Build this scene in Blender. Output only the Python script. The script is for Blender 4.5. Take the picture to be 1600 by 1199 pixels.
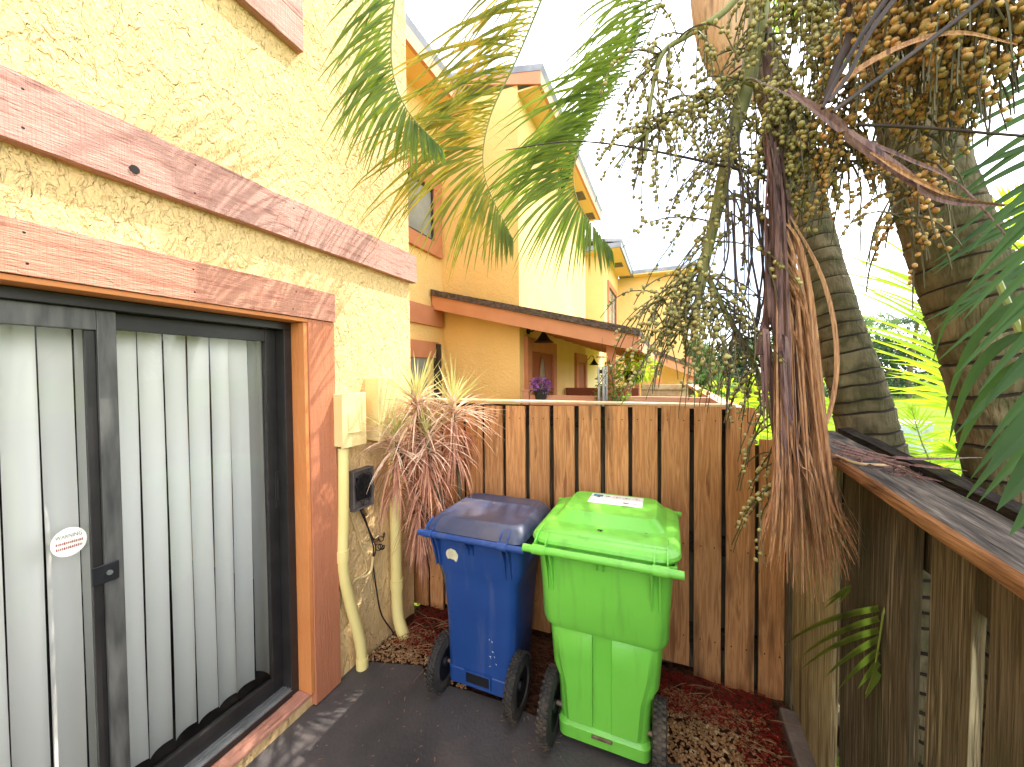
import bpy, math, random
from mathutils import Vector, Matrix, noise
R = math.radians
V = Vector
rnd = random.Random(7)
for o in list(bpy.data.objects): bpy.data.objects.remove(o)
scene = bpy.context.scene
col = scene.collection

# ------------------------------------------------------------------ camera
YAW, PITCH, ROLL, FPX, CAMH = 22.55, -1.36, -0.5, 590.0, 1.70
cd = bpy.data.cameras.new('camera'); cam = bpy.data.objects.new('camera', cd); col.objects.link(cam)
cd.sensor_width = 36; cd.lens = FPX / 1600 * 36; cd.clip_start = 0.02; cd.clip_end = 2000
CM = Matrix.Rotation(R(YAW), 4, 'Z') @ Matrix.Rotation(R(90 + PITCH), 4, 'X') @ Matrix.Rotation(R(ROLL), 4, 'Z')
CM.translation = (0, 0, CAMH)
cam.matrix_world = CM
scene.camera = cam
# ------------------------------------------------------------------ light
SUN = V((0.30, 0.44, 0.85)).normalized()
w = bpy.data.worlds.new('World'); scene.world = w; w.use_nodes = True
wn = w.node_tree.nodes; wl = w.node_tree.links
bg = wn['Background']; sky = wn.new('ShaderNodeTexSky'); sky.sky_type = 'NISHITA'; sky.sun_disc = False
sky.sun_elevation = math.asin(SUN.z); sky.sun_rotation = math.atan2(SUN.x, SUN.y)
sky.dust_density = 2.0
tc = wn.new('ShaderNodeTexCoord'); cn = wn.new('ShaderNodeTexNoise'); cn.inputs['Scale'].default_value = 2.2
cn.inputs['Detail'].default_value = 6
cr = wn.new('ShaderNodeValToRGB'); cr.color_ramp.elements[0].position = 0.44; cr.color_ramp.elements[1].position = 0.58
mx = wn.new('ShaderNodeMixRGB'); mx.inputs[2].default_value = (13.0, 13.3, 13.8, 1)
wl.new(tc.outputs['Generated'], cn.inputs['Vector']); wl.new(cn.outputs['Fac'], cr.inputs['Fac'])
wl.new(cr.outputs['Color'], mx.inputs[0]); wl.new(sky.outputs['Color'], mx.inputs[1])
wl.new(mx.outputs['Color'], bg.inputs['Color']); bg.inputs['Strength'].default_value = 0.15
sl = bpy.data.lights.new('sun', 'SUN'); sun = bpy.data.objects.new('sun', sl); col.objects.link(sun)
sl.energy = 3.2; sl.angle = R(0.6); sl.color = (1.0, 0.95, 0.86)
sun.rotation_euler = SUN.to_track_quat('Z', 'Y').to_euler(); sun.location = (3, 3, 9)
scene.view_settings.view_transform = 'Standard'; scene.view_settings.look = 'None'
scene.view_settings.gamma = 1; scene.view_settings.exposure = 1.62
scene.cycles.max_bounces = 8; scene.cycles.transparent_max_bounces = 12

# ------------------------------------------------------------------ pixel -> point on a real plane
def ray(px, py):
    d = V(((px - 800) / FPX, -(py - 599.5) / FPX, -1.0))
    return CM.to_3x3() @ d
CO = V((0, 0, CAMH))
def CD(px, py, d): return CO + ray(px, py) * d
def CX(px, py, X): r = ray(px, py); return CO + r * (X / r.x)
def CY(px, py, Y): r = ray(px, py); return CO + r * (Y / r.y)
def CZ(px, py, Z): r = ray(px, py); return CO + r * ((Z - CAMH) / r.z)

# ------------------------------------------------------------------ materials
def srgb(r, g, b):
    f = lambda c: (c / 255 / 12.92) if c / 255 <= .04045 else ((c / 255 + .055) / 1.055) ** 2.4
    return (f(r), f(g), f(b), 1)
MATS = {}
def mat(name, cols, scale=(1, 1, 1), ns=4, detail=4, dist=0, rough=.6, bumps=(), spec=.4, rand=0.0,
        stain=None, trans=0, tcol=None, lo=.3, hi=.7, metal=0, coat=0, sub=None):
    m = bpy.data.materials.new(name); m.use_nodes = True; nt = m.node_tree; N = nt.nodes; L = nt.links
    p = N['Principled BSDF']; p.inputs['Roughness'].default_value = rough
    p.inputs['Specular IOR Level'].default_value = spec; p.inputs['Metallic'].default_value = metal
    p.inputs['Coat Weight'].default_value = coat
    t = N.new('ShaderNodeTexCoord'); mp = N.new('ShaderNodeMapping'); mp.inputs['Scale'].default_value = scale
    L.new(t.outputs['Object'], mp.inputs['Vector'])
    oi = N.new('ShaderNodeObjectInfo')
    ad = N.new('ShaderNodeVectorMath'); ad.operation = 'ADD'
    L.new(mp.outputs['Vector'], ad.inputs[0])
    if rand:
        ml = N.new('ShaderNodeVectorMath'); ml.operation = 'SCALE'; ml.inputs[0].default_value = (31, 17, 23)
        L.new(oi.outputs['Random'], ml.inputs['Scale']); L.new(ml.outputs['Vector'], ad.inputs[1])
    vec = ad.outputs['Vector']
    n = N.new('ShaderNodeTexNoise'); n.inputs['Scale'].default_value = ns; n.inputs['Detail'].default_value = detail
    n.inputs['Distortion'].default_value = dist; L.new(vec, n.inputs['Vector'])
    rp = N.new('ShaderNodeValToRGB'); e = rp.color_ramp.elements
    k = len(cols)
    e[0].position = lo; e[0].color = cols[0]; e[1].position = hi; e[1].color = cols[-1]
    for i in range(1, k - 1):
        x = e.new(lo + (hi - lo) * i / (k - 1)); x.color = cols[i]
    L.new(n.outputs['Fac'], rp.inputs['Fac'])
    c = rp.outputs['Color']
    if stain:   # (color, scale vec, noise scale, lo, hi, amount)
        sc_, ssc, sns, slo, shi, amt = stain
        mp2 = N.new('ShaderNodeMapping'); mp2.inputs['Scale'].default_value = ssc
        if rand:
            a2 = N.new('ShaderNodeVectorMath'); a2.operation = 'ADD'
            L.new(t.outputs['Object'], a2.inputs[0]); L.new(ml.outputs['Vector'], a2.inputs[1]); L.new(a2.outputs['Vector'], mp2.inputs['Vector'])
        else: L.new(t.outputs['Object'], mp2.inputs['Vector'])
        n2 = N.new('ShaderNodeTexNoise'); n2.inputs['Scale'].default_value = sns; n2.inputs['Detail'].default_value = 5
        L.new(mp2.outputs['Vector'], n2.inputs['Vector'])
        mr = N.new('ShaderNodeMapRange'); mr.inputs['From Min'].default_value = slo; mr.inputs['From Max'].default_value = shi
        mr.inputs['To Max'].default_value = amt; L.new(n2.outputs['Fac'], mr.inputs['Value'])
        mm = N.new('ShaderNodeMixRGB'); mm.inputs[2].default_value = sc_
        L.new(mr.outputs['Result'], mm.inputs[0]); L.new(c, mm.inputs[1]); c = mm.outputs['Color']
    if rand:
        hs = N.new('ShaderNodeHueSaturation'); mr2 = N.new('ShaderNodeMapRange')
        mr2.inputs['To Min'].default_value = 1 - rand; mr2.inputs['To Max'].default_value = 1 + rand
        L.new(oi.outputs['Random'], mr2.inputs['Value']); L.new(mr2.outputs['Result'], hs.inputs['Value'])
        L.new(c, hs.inputs['Color']); c = hs.outputs['Color']
    L.new(c, p.inputs['Base Color'])
    prev = None
    for b in bumps:   # (strength, distance, mapping scale, noise scale, distortion, lo, hi)
        st, di, bsc, bns, bd, blo, bhi = b
        mp3 = N.new('ShaderNodeMapping'); mp3.inputs['Scale'].default_value = bsc
        L.new(t.outputs['Object'], mp3.inputs['Vector'])
        n3 = N.new('ShaderNodeTexNoise'); n3.inputs['Scale'].default_value = bns; n3.inputs['Detail'].default_value = 4
        n3.inputs['Distortion'].default_value = bd; L.new(mp3.outputs['Vector'], n3.inputs['Vector'])
        r3 = N.new('ShaderNodeMapRange'); r3.interpolation_type = 'SMOOTHSTEP'
        r3.inputs['From Min'].default_value = blo; r3.inputs['From Max'].default_value = bhi
        L.new(n3.outputs['Fac'], r3.inputs['Value'])
        bu = N.new('ShaderNodeBump'); bu.inputs['Strength'].default_value = st; bu.inputs['Distance'].default_value = di
        L.new(r3.outputs['Result'], bu.inputs['Height'])
        if prev: L.new(prev, bu.inputs['Normal'])
        prev = bu.outputs['Normal']
    if prev: L.new(prev, p.inputs['Normal'])
    if trans:
        tr = N.new('ShaderNodeBsdfTranslucent'); ms = N.new('ShaderNodeMixShader'); ms.inputs[0].default_value = trans
        if tcol: tr.inputs['Color'].default_value = tcol
        else: L.new(c, tr.inputs['Color'])
        L.new(p.outputs[0], ms.inputs[1]); L.new(tr.outputs[0], ms.inputs[2]); L.new(ms.outputs[0], N['Material Output'].inputs[0])
    MATS[name] = m
    return m
YB = (1, 1, 1)
mat('stucco', [srgb(226, 186, 128), srgb(234, 200, 144)], ns=1.5, rough=.85, spec=.2,
    stain=(srgb(214, 190, 140), (1, 1, .6), 3.0, .55, .8, .35),
    bumps=[(1, .0055, (1, 1.3, .75), 12, .5, .45, .54), (1, .0034, (1, 1.35, .75), 30, 1.1, .45, .55), (.7, .002, (1, 1.2, .8), 70, .5, .4, .6), (.5, .0015, YB, 150, 0, .2, .8)])
mat('stucco_far', [srgb(230, 188, 118), srgb(238, 200, 134)], ns=1.0, rough=.85, spec=.2,
    stain=(srgb(206, 176, 122), (1, 1, .5), 2.5, .55, .8, .3), bumps=[(.35, .006, YB, 9, 1.5, .42, .58), (.5, .004, YB, 40, .5, .3, .7)])
mat('stucco_cream', [srgb(240, 214, 150), srgb(246, 226, 168)], ns=1.0, rough=.85, spec=.2, bumps=[(.6, .01, YB, 9, 1.5, .42, .58)])
mat('soffit', [srgb(232, 196, 134), srgb(236, 195, 124)], ns=3, rough=.8)
trimb = [(.9, .0022, (1, .10, 1), 260, 0, .3, .7), (.7, .0018, (1, 60, 1), 3, .4, .3, .7), (.6, .006, (1, .6, 1), 14, 1.0, .68, .78)]
mat('trim_beam', [srgb(164, 112, 98), srgb(196, 148, 134), srgb(180, 130, 116)], scale=(8, .7, 8), ns=6, rough=.75, spec=.3, bumps=trimb,
    stain=(srgb(110, 66, 58), (1, .12, 1), 60, .60, .75, .7))
mat('trim_h', [srgb(168, 108, 86), srgb(200, 142, 118), srgb(184, 124, 100)], scale=(8, .7, 8), ns=6, rough=.75, spec=.3, bumps=trimb,
    stain=(srgb(120, 62, 48), (1, .12, 1), 60, .62, .75, .7), rand=.02)
mat('trim_v', [srgb(180, 110, 76), srgb(190, 120, 86)], scale=(8, 8, .7), ns=5, rough=.7, spec=.3,
    bumps=[(.7, .002, (1, 1, .08), 200, 0, .3, .7), (.4, .0012, (1, 1, 60), 3, .4, .3, .7)], stain=(srgb(120, 60, 40), (1, 1, .1), 60, .68, .8, .5))
mat('trim_in', [srgb(200, 122, 66), srgb(208, 132, 74)], ns=5, rough=.6, spec=.4, bumps=[(.6, .002, (1, .3, .3), 60, .4, .3, .7)])
mat('trim_far', [srgb(186, 118, 80), srgb(196, 128, 90)], ns=5, rough=.7)
mat('fascia_far', [srgb(196, 134, 98), srgb(206, 144, 108)], ns=5, rough=.7)
mat('door_wood', [srgb(140, 66, 36), srgb(164, 84, 48)], scale=(10, 10, 1), ns=5, rough=.5)
mat('rail_paint', [srgb(196, 136, 106), srgb(206, 148, 118)], scale=(1, 6, 6), ns=4, rough=.75)
mat('brown_paint', [srgb(120, 62, 38), srgb(140, 76, 48)], ns=4, rough=.7)
mat('shingle', [srgb(78, 66, 62), srgb(112, 98, 90)], ns=25, rough=.95, spec=.1, bumps=[(1, .01, YB, 40, 0, .3, .7)])
mat('flashing', [srgb(120, 122, 132), srgb(150, 152, 160)], ns=5, rough=.6)
mat('bronze', [srgb(42, 39, 38), srgb(54, 50, 48)], ns=12, rough=.38, spec=.5, metal=.3)
mat('alu_dirty', [srgb(70, 68, 66), srgb(104, 102, 98)], scale=(6, 6, 1), ns=6, rough=.4, metal=.35)
mat('alu', [srgb(150, 150, 150), srgb(190, 190, 188)], ns=9, rough=.35, metal=.8)
mat('rust_steel', [srgb(110, 84, 66), srgb(150, 130, 110)], ns=30, rough=.6, metal=.6)
mat('vane', [srgb(250, 247, 238), srgb(253, 250, 242)], ns=2, rough=.6, spec=.5)
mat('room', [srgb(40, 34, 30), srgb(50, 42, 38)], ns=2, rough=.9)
mat('sticker', [srgb(232, 226, 208), srgb(238, 232, 216)], ns=4, rough=.5)
mat('ink_red', [srgb(140, 70, 66), srgb(160, 84, 78)], ns=40, rough=.6)
mat('ink_dark', [srgb(60, 62, 70), srgb(80, 84, 92)], ns=40, rough=.6)
mat('ink_teal', [srgb(40, 120, 140), srgb(60, 150, 170)], ns=40, rough=.6)
mat('patio', [srgb(58, 54, 54), srgb(78, 72, 70), srgb(66, 62, 62)], ns=2.4, detail=8, rough=.62, spec=.35,
    stain=(srgb(108, 92, 84), YB, 5, .54, .8, .5), bumps=[(.5, .002, YB, 60, 0, .3, .7), (.3, .001, YB, 300, 0, .3, .7)])
mat('soil', [srgb(46, 26, 20), srgb(88, 56, 38), srgb(64, 30, 24)], ns=14, rough=.95, spec=.1, bumps=[(1, .02, YB, 30, 0, .3, .7)])
mat('mulch', [srgb(120, 26, 22), srgb(142, 40, 32), srgb(84, 20, 18)], ns=20, rough=.9, spec=.1)
mat('straw', [srgb(120, 88, 58), srgb(168, 130, 90)], ns=9, rough=.8)
mat('pebble', [srgb(92, 62, 38), srgb(168, 124, 80), srgb(128, 88, 52), srgb(190, 162, 120)], ns=38, detail=1, rough=.75)
mat('kerb', [srgb(92, 80, 74), srgb(120, 106, 98)], ns=8, rough=.9, bumps=[(.7, .004, YB, 40, 0, .3, .7)])
mat('lawn', [srgb(88, 112, 40), srgb(120, 138, 50), srgb(104, 124, 46)], ns=.8, detail=6, rough=.95, spec=.05, bumps=[(1, .03, YB, 25, 0, .3, .7)])
fb = [(.8, .0022, (1, 1, .06), 130, .2, .25, .75), (.4, .0012, (1, 1, .3), 260, 0, .3, .7)]
mat('fence_wood', [srgb(148, 96, 58), srgb(204, 146, 94), srgb(174, 118, 72), srgb(214, 158, 108)], scale=(14, 14, .9), ns=3, detail=6, dist=.6, rough=.7, spec=.25, rand=.13,
    stain=(srgb(50, 28, 18), (7, 7, .8), 2.0, .54, .72, .8), bumps=fb)
mat('fence_cap', [srgb(214, 190, 150), srgb(190, 150, 110)], ns=12, rough=.8)
mat('old_wood', [srgb(54, 46, 36), srgb(100, 88, 70), srgb(72, 62, 48), srgb(148, 134, 110)], scale=(20, 20, .7), ns=3, detail=7, dist=.5, rough=.85, spec=.15, rand=.3,
    stain=(srgb(44, 50, 26), (3, 3, .8), 2.0, .5, .7, .55), bumps=[(1, .004, (1, 1, .05), 110, .3, .25, .75)])
mat('old_wood_sunlit', [srgb(104, 86, 58), srgb(184, 166, 126), srgb(146, 126, 90), srgb(206, 192, 152)], scale=(24, 24, .8), ns=3, detail=7, dist=.5, rough=.85, spec=.15,  # paler copy of the old wood, with sunlight put into its colour
    stain=(srgb(60, 44, 26), (14, 14, .8), 2.0, .54, .7, .7), bumps=[(1, .005, (1, 1, .05), 110, .3, .25, .75)])
mat('cap_top', [srgb(46, 41, 38), srgb(82, 74, 68), srgb(118, 108, 98)], scale=(30, 1.6, 30), ns=3, detail=7, dist=.5, rough=.9, spec=.15,
    stain=(srgb(32, 30, 26), (8, 1.2, 8), 2.2, .5, .7, .8), bumps=[(1, .004, (1, .06, 1), 120, .3, .25, .75)])
mat('cap_edge', [srgb(120, 84, 58), srgb(176, 130, 94)], scale=(20, 1.6, 20), ns=3, detail=6, dist=.5, rough=.8, spec=.2,
    stain=(srgb(60, 36, 20), (9, 1.5, 9), 3.0, .54, .7, .85), bumps=[(1, .003, (1, .06, 1), 120, .3, .25, .75)])
mat('rot_gap_shade_wood', [srgb(24, 20, 18), srgb(48, 40, 34)], scale=(20, 1.5, 20), ns=3, rough=.95, spec=.1, bumps=[(1, .006, (1, .2, 1), 60, .3, .25, .75)],
    stain=(srgb(60, 66, 34), (3, 3, 3), 3.0, .55, .75, .6))
mat('green_plastic', [srgb(112, 194, 66), srgb(120, 200, 72)], ns=3, rough=.36, spec=.5,
    stain=(srgb(86, 128, 56), (5, 5, .7), 4, .53, .8, .5), bumps=[(.12, .001, YB, 300, 0, .3, .7)])
mat('blue_plastic', [srgb(28, 62, 122), srgb(34, 70, 132)], ns=3, rough=.38, spec=.5,
    stain=(srgb(84, 96, 128), (5, 5, .7), 4, .54, .8, .5), bumps=[(.15, .001, YB, 300, 0, .3, .7)])
mat('blue_lid_sky_grey', [srgb(54, 62, 88), srgb(74, 78, 98)], ns=5, rough=.34, spec=.5,  # greyer than the blue body: sky reflection put into the colour
    stain=(srgb(104, 92, 92), (1, 1, 1), 5, .48, .7, .6), bumps=[(.3, .001, YB, 200, 0, .3, .7)])
mat('rubber', [srgb(40, 37, 35), srgb(58, 53, 48)], ns=12, rough=.85, stain=(srgb(104, 90, 74), YB, 9, .45, .65, .5))
mat('black_plastic', [srgb(20, 20, 22), srgb(28, 28, 30)], ns=4, rough=.5)
mat('label_white', [srgb(226, 226, 222), srgb(236, 236, 232)], ns=4, rough=.5)
mat('old_sticker', [srgb(196, 186, 150), srgb(222, 214, 184)], ns=30, rough=.7)
mat('box_paint', [srgb(222, 196, 132), srgb(230, 206, 146)], ns=3, rough=.6, bumps=[(.3, .002, YB, 50, 0, .3, .7)],
    stain=(srgb(150, 120, 70), YB, 6, .66, .8, .5))
mat('pipe_paint', [srgb(226, 204, 128), srgb(238, 218, 146)], ns=3, rough=.5, stain=(srgb(140, 112, 64), (2, 2, 1), 8, .66, .8, .6))
mat('grey_box', [srgb(86, 78, 74), srgb(112, 102, 96)], ns=12, rough=.7)
mat('cable', [srgb(18, 16, 16), srgb(30, 28, 26)], ns=4, rough=.6)
mat('cable_pale', [srgb(206, 180, 124), srgb(220, 196, 140)], ns=4, rough=.6)
mat('brass', [srgb(150, 130, 90), srgb(186, 166, 120)], ns=20, rough=.35, metal=.9)
LG = dict(rough=.48, spec=.3)
mat('leaf', [srgb(42, 62, 30), srgb(92, 110, 44), srgb(58, 80, 38)], ns=5, trans=.4, tcol=srgb(158, 186, 62), rand=.05, **LG)
mat('leaf_yellow', [srgb(72, 104, 34), srgb(96, 122, 38), srgb(200, 164, 62), srgb(190, 140, 60), srgb(110, 118, 42)], ns=4.0, lo=.42, hi=.76, trans=.42, tcol=srgb(180, 164, 60), **LG)
mat('leaf_dark', [srgb(34, 58, 28), srgb(62, 90, 42)], ns=4, trans=.32, tcol=srgb(104, 140, 50), rough=.62, spec=.2)
mat('leaf_lime', [srgb(120, 160, 34), srgb(160, 190, 50)], ns=3, trans=.55, tcol=srgb(200, 226, 50), **LG)
mat('leaf_far', [srgb(60, 88, 50), srgb(104, 128, 70), srgb(80, 108, 66)], ns=.7, trans=.3, rough=.7, spec=.2)
mat('leaf_far_dark', [srgb(44, 66, 46), srgb(78, 102, 66)], ns=.7, trans=.3, rough=.7, spec=.2)
mat('rachis', [srgb(96, 110, 44), srgb(132, 140, 60)], ns=6, rough=.5)
mat('stalk', [srgb(112, 116, 62), srgb(142, 140, 84)], ns=9, rough=.6, stain=(srgb(80, 66, 40), YB, 12, .55, .75, .5))
mat('twig', [srgb(62, 58, 32), srgb(92, 84, 48)], ns=9, rough=.6)
mat('twig_dark', [srgb(44, 34, 34), srgb(70, 54, 50)], ns=9, rough=.7)
mat('fruit_green', [srgb(128, 126, 74), srgb(180, 166, 104), srgb(154, 146, 88)], ns=26, detail=1, rough=.5, trans=.08)
mat('fruit_orange', [srgb(140, 122, 72), srgb(206, 156, 92), srgb(158, 138, 80), srgb(218, 172, 104), srgb(186, 136, 84)], ns=17, detail=1, rough=.45, trans=.08)
mat('dead', [srgb(112, 76, 54), srgb(192, 144, 102), srgb(150, 104, 74), srgb(206, 164, 122)], scale=(16, 16, 1.5), ns=5, rough=.75, trans=.15, bumps=[(.7, .002, (1, 1, .1), 150, 0, .3, .7)])
mat('dead_dark', [srgb(66, 46, 50), srgb(124, 94, 88), srgb(90, 64, 64)], scale=(16, 16, 1.5), ns=5, rough=.75, bumps=[(.7, .002, (1, 1, .1), 150, 0, .3, .7)])
mat('sheath', [srgb(176, 128, 92), srgb(206, 166, 130), srgb(150, 110, 84)], scale=(10, 10, 1), ns=4, rough=.6, bumps=[(.5, .002, (1, 1, .1), 120, 0, .3, .7)])
mat('bark', [srgb(70, 62, 48), srgb(122, 108, 86), srgb(92, 84, 64), srgb(138, 124, 100)], scale=(1, 1, .5), ns=10, detail=7, rough=.9, spec=.15,
    stain=(srgb(66, 74, 42), YB, 7, .5, .7, .6), bumps=[(1, .004, (1, 1, .15), 90, .3, .25, .75), (.6, .003, YB, 40, 0, .3, .7)])
mat('bark_ring', [srgb(30, 24, 18), srgb(54, 44, 32)], ns=20, rough=.95)
mat('drac_top', [srgb(186, 188, 100), srgb(224, 216, 156)], ns=6, rough=.5, trans=.3)
mat('drac_pink', [srgb(206, 160, 134), srgb(236, 210, 182), srgb(180, 122, 104)], ns=7, rough=.5, trans=.3)
mat('drac_red', [srgb(166, 104, 82), srgb(210, 156, 126), srgb(136, 78, 64)], ns=7, rough=.6, trans=.25)
mat('purple', [srgb(96, 50, 110), srgb(150, 90, 160)], ns=20, rough=.6)
mat('pot', [srgb(30, 30, 28), srgb(44, 42, 38)], ns=5, rough=.6)
mat('cabinet', [srgb(150, 164, 160), srgb(170, 182, 178)], ns=3, rough=.5)
mat('pane_far', [srgb(110, 116, 116), srgb(150, 156, 154)], ns=3, rough=.15, spec=.8)
mat('iron', [srgb(26, 20, 18), srgb(44, 34, 30)], ns=9, rough=.5, metal=.5)
mat('hibiscus', [srgb(200, 60, 50), srgb(220, 90, 70)], ns=9, rough=.6)
def glass_mat():
    m = bpy.data.materials.new('glass'); m.use_nodes = True; N = m.node_tree.nodes; L = m.node_tree.links
    N.remove(N['Principled BSDF'])
    t = N.new('ShaderNodeBsdfTransparent'); t.inputs[0].default_value = (.97, .98, .975, 1)
    g = N.new('ShaderNodeBsdfGlossy'); g.inputs['Roughness'].default_value = .01
    f = N.new('ShaderNodeFresnel'); f.inputs[0].default_value = 1.52
    ms = N.new('ShaderNodeMixShader'); L.new(f.outputs[0], ms.inputs[0]); L.new(t.outputs[0], ms.inputs[1]); L.new(g.outputs[0], ms.inputs[2])
    L.new(ms.outputs[0], N['Material Output'].inputs[0]); MATS['glass'] = m
glass_mat()

# ------------------------------------------------------------------ object helpers
ORI = {}
def prop(o, label=None, cat=None, group=None, kind=None):
    if label: o['label'] = label
    if cat: o['category'] = cat
    if group: o['group'] = group
    if kind: o['kind'] = kind
    return o
def thing(name, loc, label, cat, group=None):
    o = bpy.data.objects.new(name, None); col.objects.link(o); o.location = V(loc); o.empty_display_size = .1
    ORI[o.name] = V(loc); return prop(o, label, cat, group)
class MB:
    def __init__(s): s.v = []; s.f = []; s.m = []; s.mi = 0
    def add(s, vs, fs):
        b = len(s.v); s.v += [V(p) for p in vs]; s.f += [tuple(i + b for i in f) for f in fs]; s.m += [s.mi] * len(fs); return b
    def box(s, x0, x1, y0, y1, z0, z1, M=None):
        vs = [V((x, y, z)) for z in (z0, z1) for y in (y0, y1) for x in (x0, x1)]
        if M: vs = [M @ p for p in vs]
        s.add(vs, [(0, 2, 3, 1), (4, 5, 7, 6), (0, 1, 5, 4), (2, 6, 7, 3), (0, 4, 6, 2), (1, 3, 7, 5)]); return s
    def prism(s, poly, axis, a, b):
        # poly in the two other axes (in xyz order), extruded a..b along axis
        def mk(p, t):
            l = list(p); l.insert(axis, t); return V(l)
        n = len(poly); vs = [mk(p, a) for p in poly] + [mk(p, b) for p in poly]
        fs = [tuple(range(n))[::-1], tuple(range(n, 2 * n))] + [(i, (i + 1) % n, n + (i + 1) % n, n + i) for i in range(n)]
        s.add(vs, fs); return s
    def tube(s, pts, rad, n=8, cap=True, ring=None):
        pts = [V(p) for p in pts]; k = len(pts)
        if not hasattr(rad, '__len__'): rad = [rad] * k
        T = [(pts[min(i + 1, k - 1)] - pts[max(i - 1, 0)]).normalized() for i in range(k)]
        a = T[0].orthogonal().normalized(); vs = []
        for i in range(k):
            a = (a - T[i] * a.dot(T[i])).normalized(); b = T[i].cross(a)
            for j in range(n):
                t = 2 * math.pi * j / n; vs.append(pts[i] + (a * math.cos(t) + b * math.sin(t)) * rad[i])
        b0 = s.add(vs, [(i * n + j, i * n + (j + 1) % n, (i + 1) * n + (j + 1) % n, (i + 1) * n + j) for i in range(k - 1) for j in range(n)])
        if ring:
            base = len(s.m) - (k - 1) * n
            for i in range(k - 1):
                if ring(i):
                    for j in range(n): s.m[base + i * n + j] = 1
        if cap:
            s.f += [tuple(b0 + j for j in range(n))[::-1], tuple(b0 + (k - 1) * n + j for j in range(n))]; s.m += [s.mi] * 2
        return s
    def loft(s, secs, n=5, cap=True):
        # secs: (z, x0, x1, y0, y1, r) or callables mapped by caller
        vs = []; m = n * 4
        for (z, x0, x1, y0, y1, r) in secs:
            for (cx, cy, a0) in ((x1 - r, y1 - r, 0), (x0 + r, y1 - r, 90), (x0 + r, y0 + r, 180), (x1 - r, y0 + r, 270)):
                for j in range(n):
                    a = R(a0 + 90 * j / (n - 1)); vs.append(V((cx + r * math.cos(a), cy + r * math.sin(a), z)))
        k = len(secs)
        b0 = s.add(vs, [(i * m + j, i * m + (j + 1) % m, (i + 1) * m + (j + 1) % m, (i + 1) * m + j) for i in range(k - 1) for j in range(m)])
        if cap:
            s.f += [tuple(b0 + j for j in range(m))[::-1], tuple(b0 + (k - 1) * m + j for j in range(m))]; s.m += [s.mi] * 2
        return s
    def leaf(s, p, d, wv, L, W, droop, seg=5, fold=.35, point=1.0, base=.3):
        p = V(p); d = V(d).normalized(); wv = V(wv); st = L / seg; rows = []
        for i in range(seg + 1):
            t = i / seg; ww = (base + (1 - base) * min(1, t * 5)) * (1 - t ** (1.6 * point)) * W * .5 + .0004
            u = (wv - d * wv.dot(d)); u = u.normalized() if u.length > 1e-5 else d.orthogonal()
            nrm = d.cross(u); rows += [p - u * ww + nrm * ww * fold, p.copy(), p + u * ww + nrm * ww * fold]
            d = (d + V((0, 0, -1)) * droop / seg).normalized(); p = p + d * st
        s.add(rows, [q for i in range(seg) for q in ((i * 3, i * 3 + 1, i * 3 + 4, i * 3 + 3), (i * 3 + 1, i * 3 + 2, i * 3 + 5, i * 3 + 4))]); return s
    def build(s, name, mats, parent=None, smooth=None, label=None, cat=None, group=None, kind=None, bev=0):
        if isinstance(mats, str): mats = [mats]
        if parent is not None: o0 = ORI[parent.name]
        else:
            xs = [p.x for p in s.v]; ys = [p.y for p in s.v]; zs = [p.z for p in s.v]
            o0 = V(((min(xs) + max(xs)) / 2, (min(ys) + max(ys)) / 2, min(zs)))
        me = bpy.data.meshes.new(name); me.from_pydata([tuple(p - o0) for p in s.v], [], s.f)
        for m in mats: me.materials.append(MATS[m])
        me.polygons.foreach_set('material_index', s.m)
        o = bpy.data.objects.new(name, me); col.objects.link(o)
        if parent is not None: o.parent = parent
        else: o.location = o0
        ORI[o.name] = o0
        if bev:
            b = o.modifiers.new('bevel', 'BEVEL'); b.width = bev; b.segments = 2; b.limit_method = 'ANGLE'; b.angle_limit = R(40)
        if smooth:
            me.polygons.foreach_set('use_smooth', [True] * len(me.polygons)); me.set_sharp_from_angle(angle=R(smooth))
        me.update()
        return prop(o, label, cat, group, kind)
def bez(pts, n=24):
    pts = [V(p) for p in pts]; P = [pts[0] * 2 - pts[1]] + pts + [pts[-1] * 2 - pts[-2]]; out = []
    k = len(pts) - 1
    for i in range(n + 1):
        u = i / n * k; j = min(int(u), k - 1); t = u - j; a, b, c, d = P[j:j + 4]
        out.append(.5 * ((2 * b) + (c - a) * t + (2 * a - 5 * b + 4 * c - d) * t * t + (3 * b - a - 3 * c + d) * t ** 3))
    return out
def ico(sub):
    import bmesh
    bm = bmesh.new(); bmesh.ops.create_icosphere(bm, subdivisions=sub, radius=1)
    vs = [v.co.copy() for v in bm.verts]; fs = [tuple(v.index for v in f.verts) for f in bm.faces]; bm.free(); return vs, fs
ICO1, ICO2 = ico(1), ico(2)
def text_mesh(txt, size, M, mb):
    c = bpy.data.curves.new('t', 'FONT'); c.body = txt; c.size = size; c.align_x = 'CENTER'; c.align_y = 'CENTER'; c.resolution_u = 2
    o = bpy.data.objects.new('t', c); col.objects.link(o)
    me = bpy.data.meshes.new_from_object(o.evaluated_get(bpy.context.evaluated_depsgraph_get()))
    mb.add([M @ v.co for v in me.vertices], [tuple(p.vertices) for p in me.polygons])
    bpy.data.objects.remove(o); bpy.data.curves.remove(c); bpy.data.meshes.remove(me)

# ================================================================== GROUND
def sheet(name, poly, z, m, kind='structure', **k):
    mb = MB(); mb.add([V((x, y, z)) for x, y in poly], [tuple(range(len(poly)))]); return mb.build(name, m, kind=kind, **k)
sheet('lawn', [(-200, -200), (300, -200), (300, 300), (-200, 300)], -.06, 'lawn')
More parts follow.
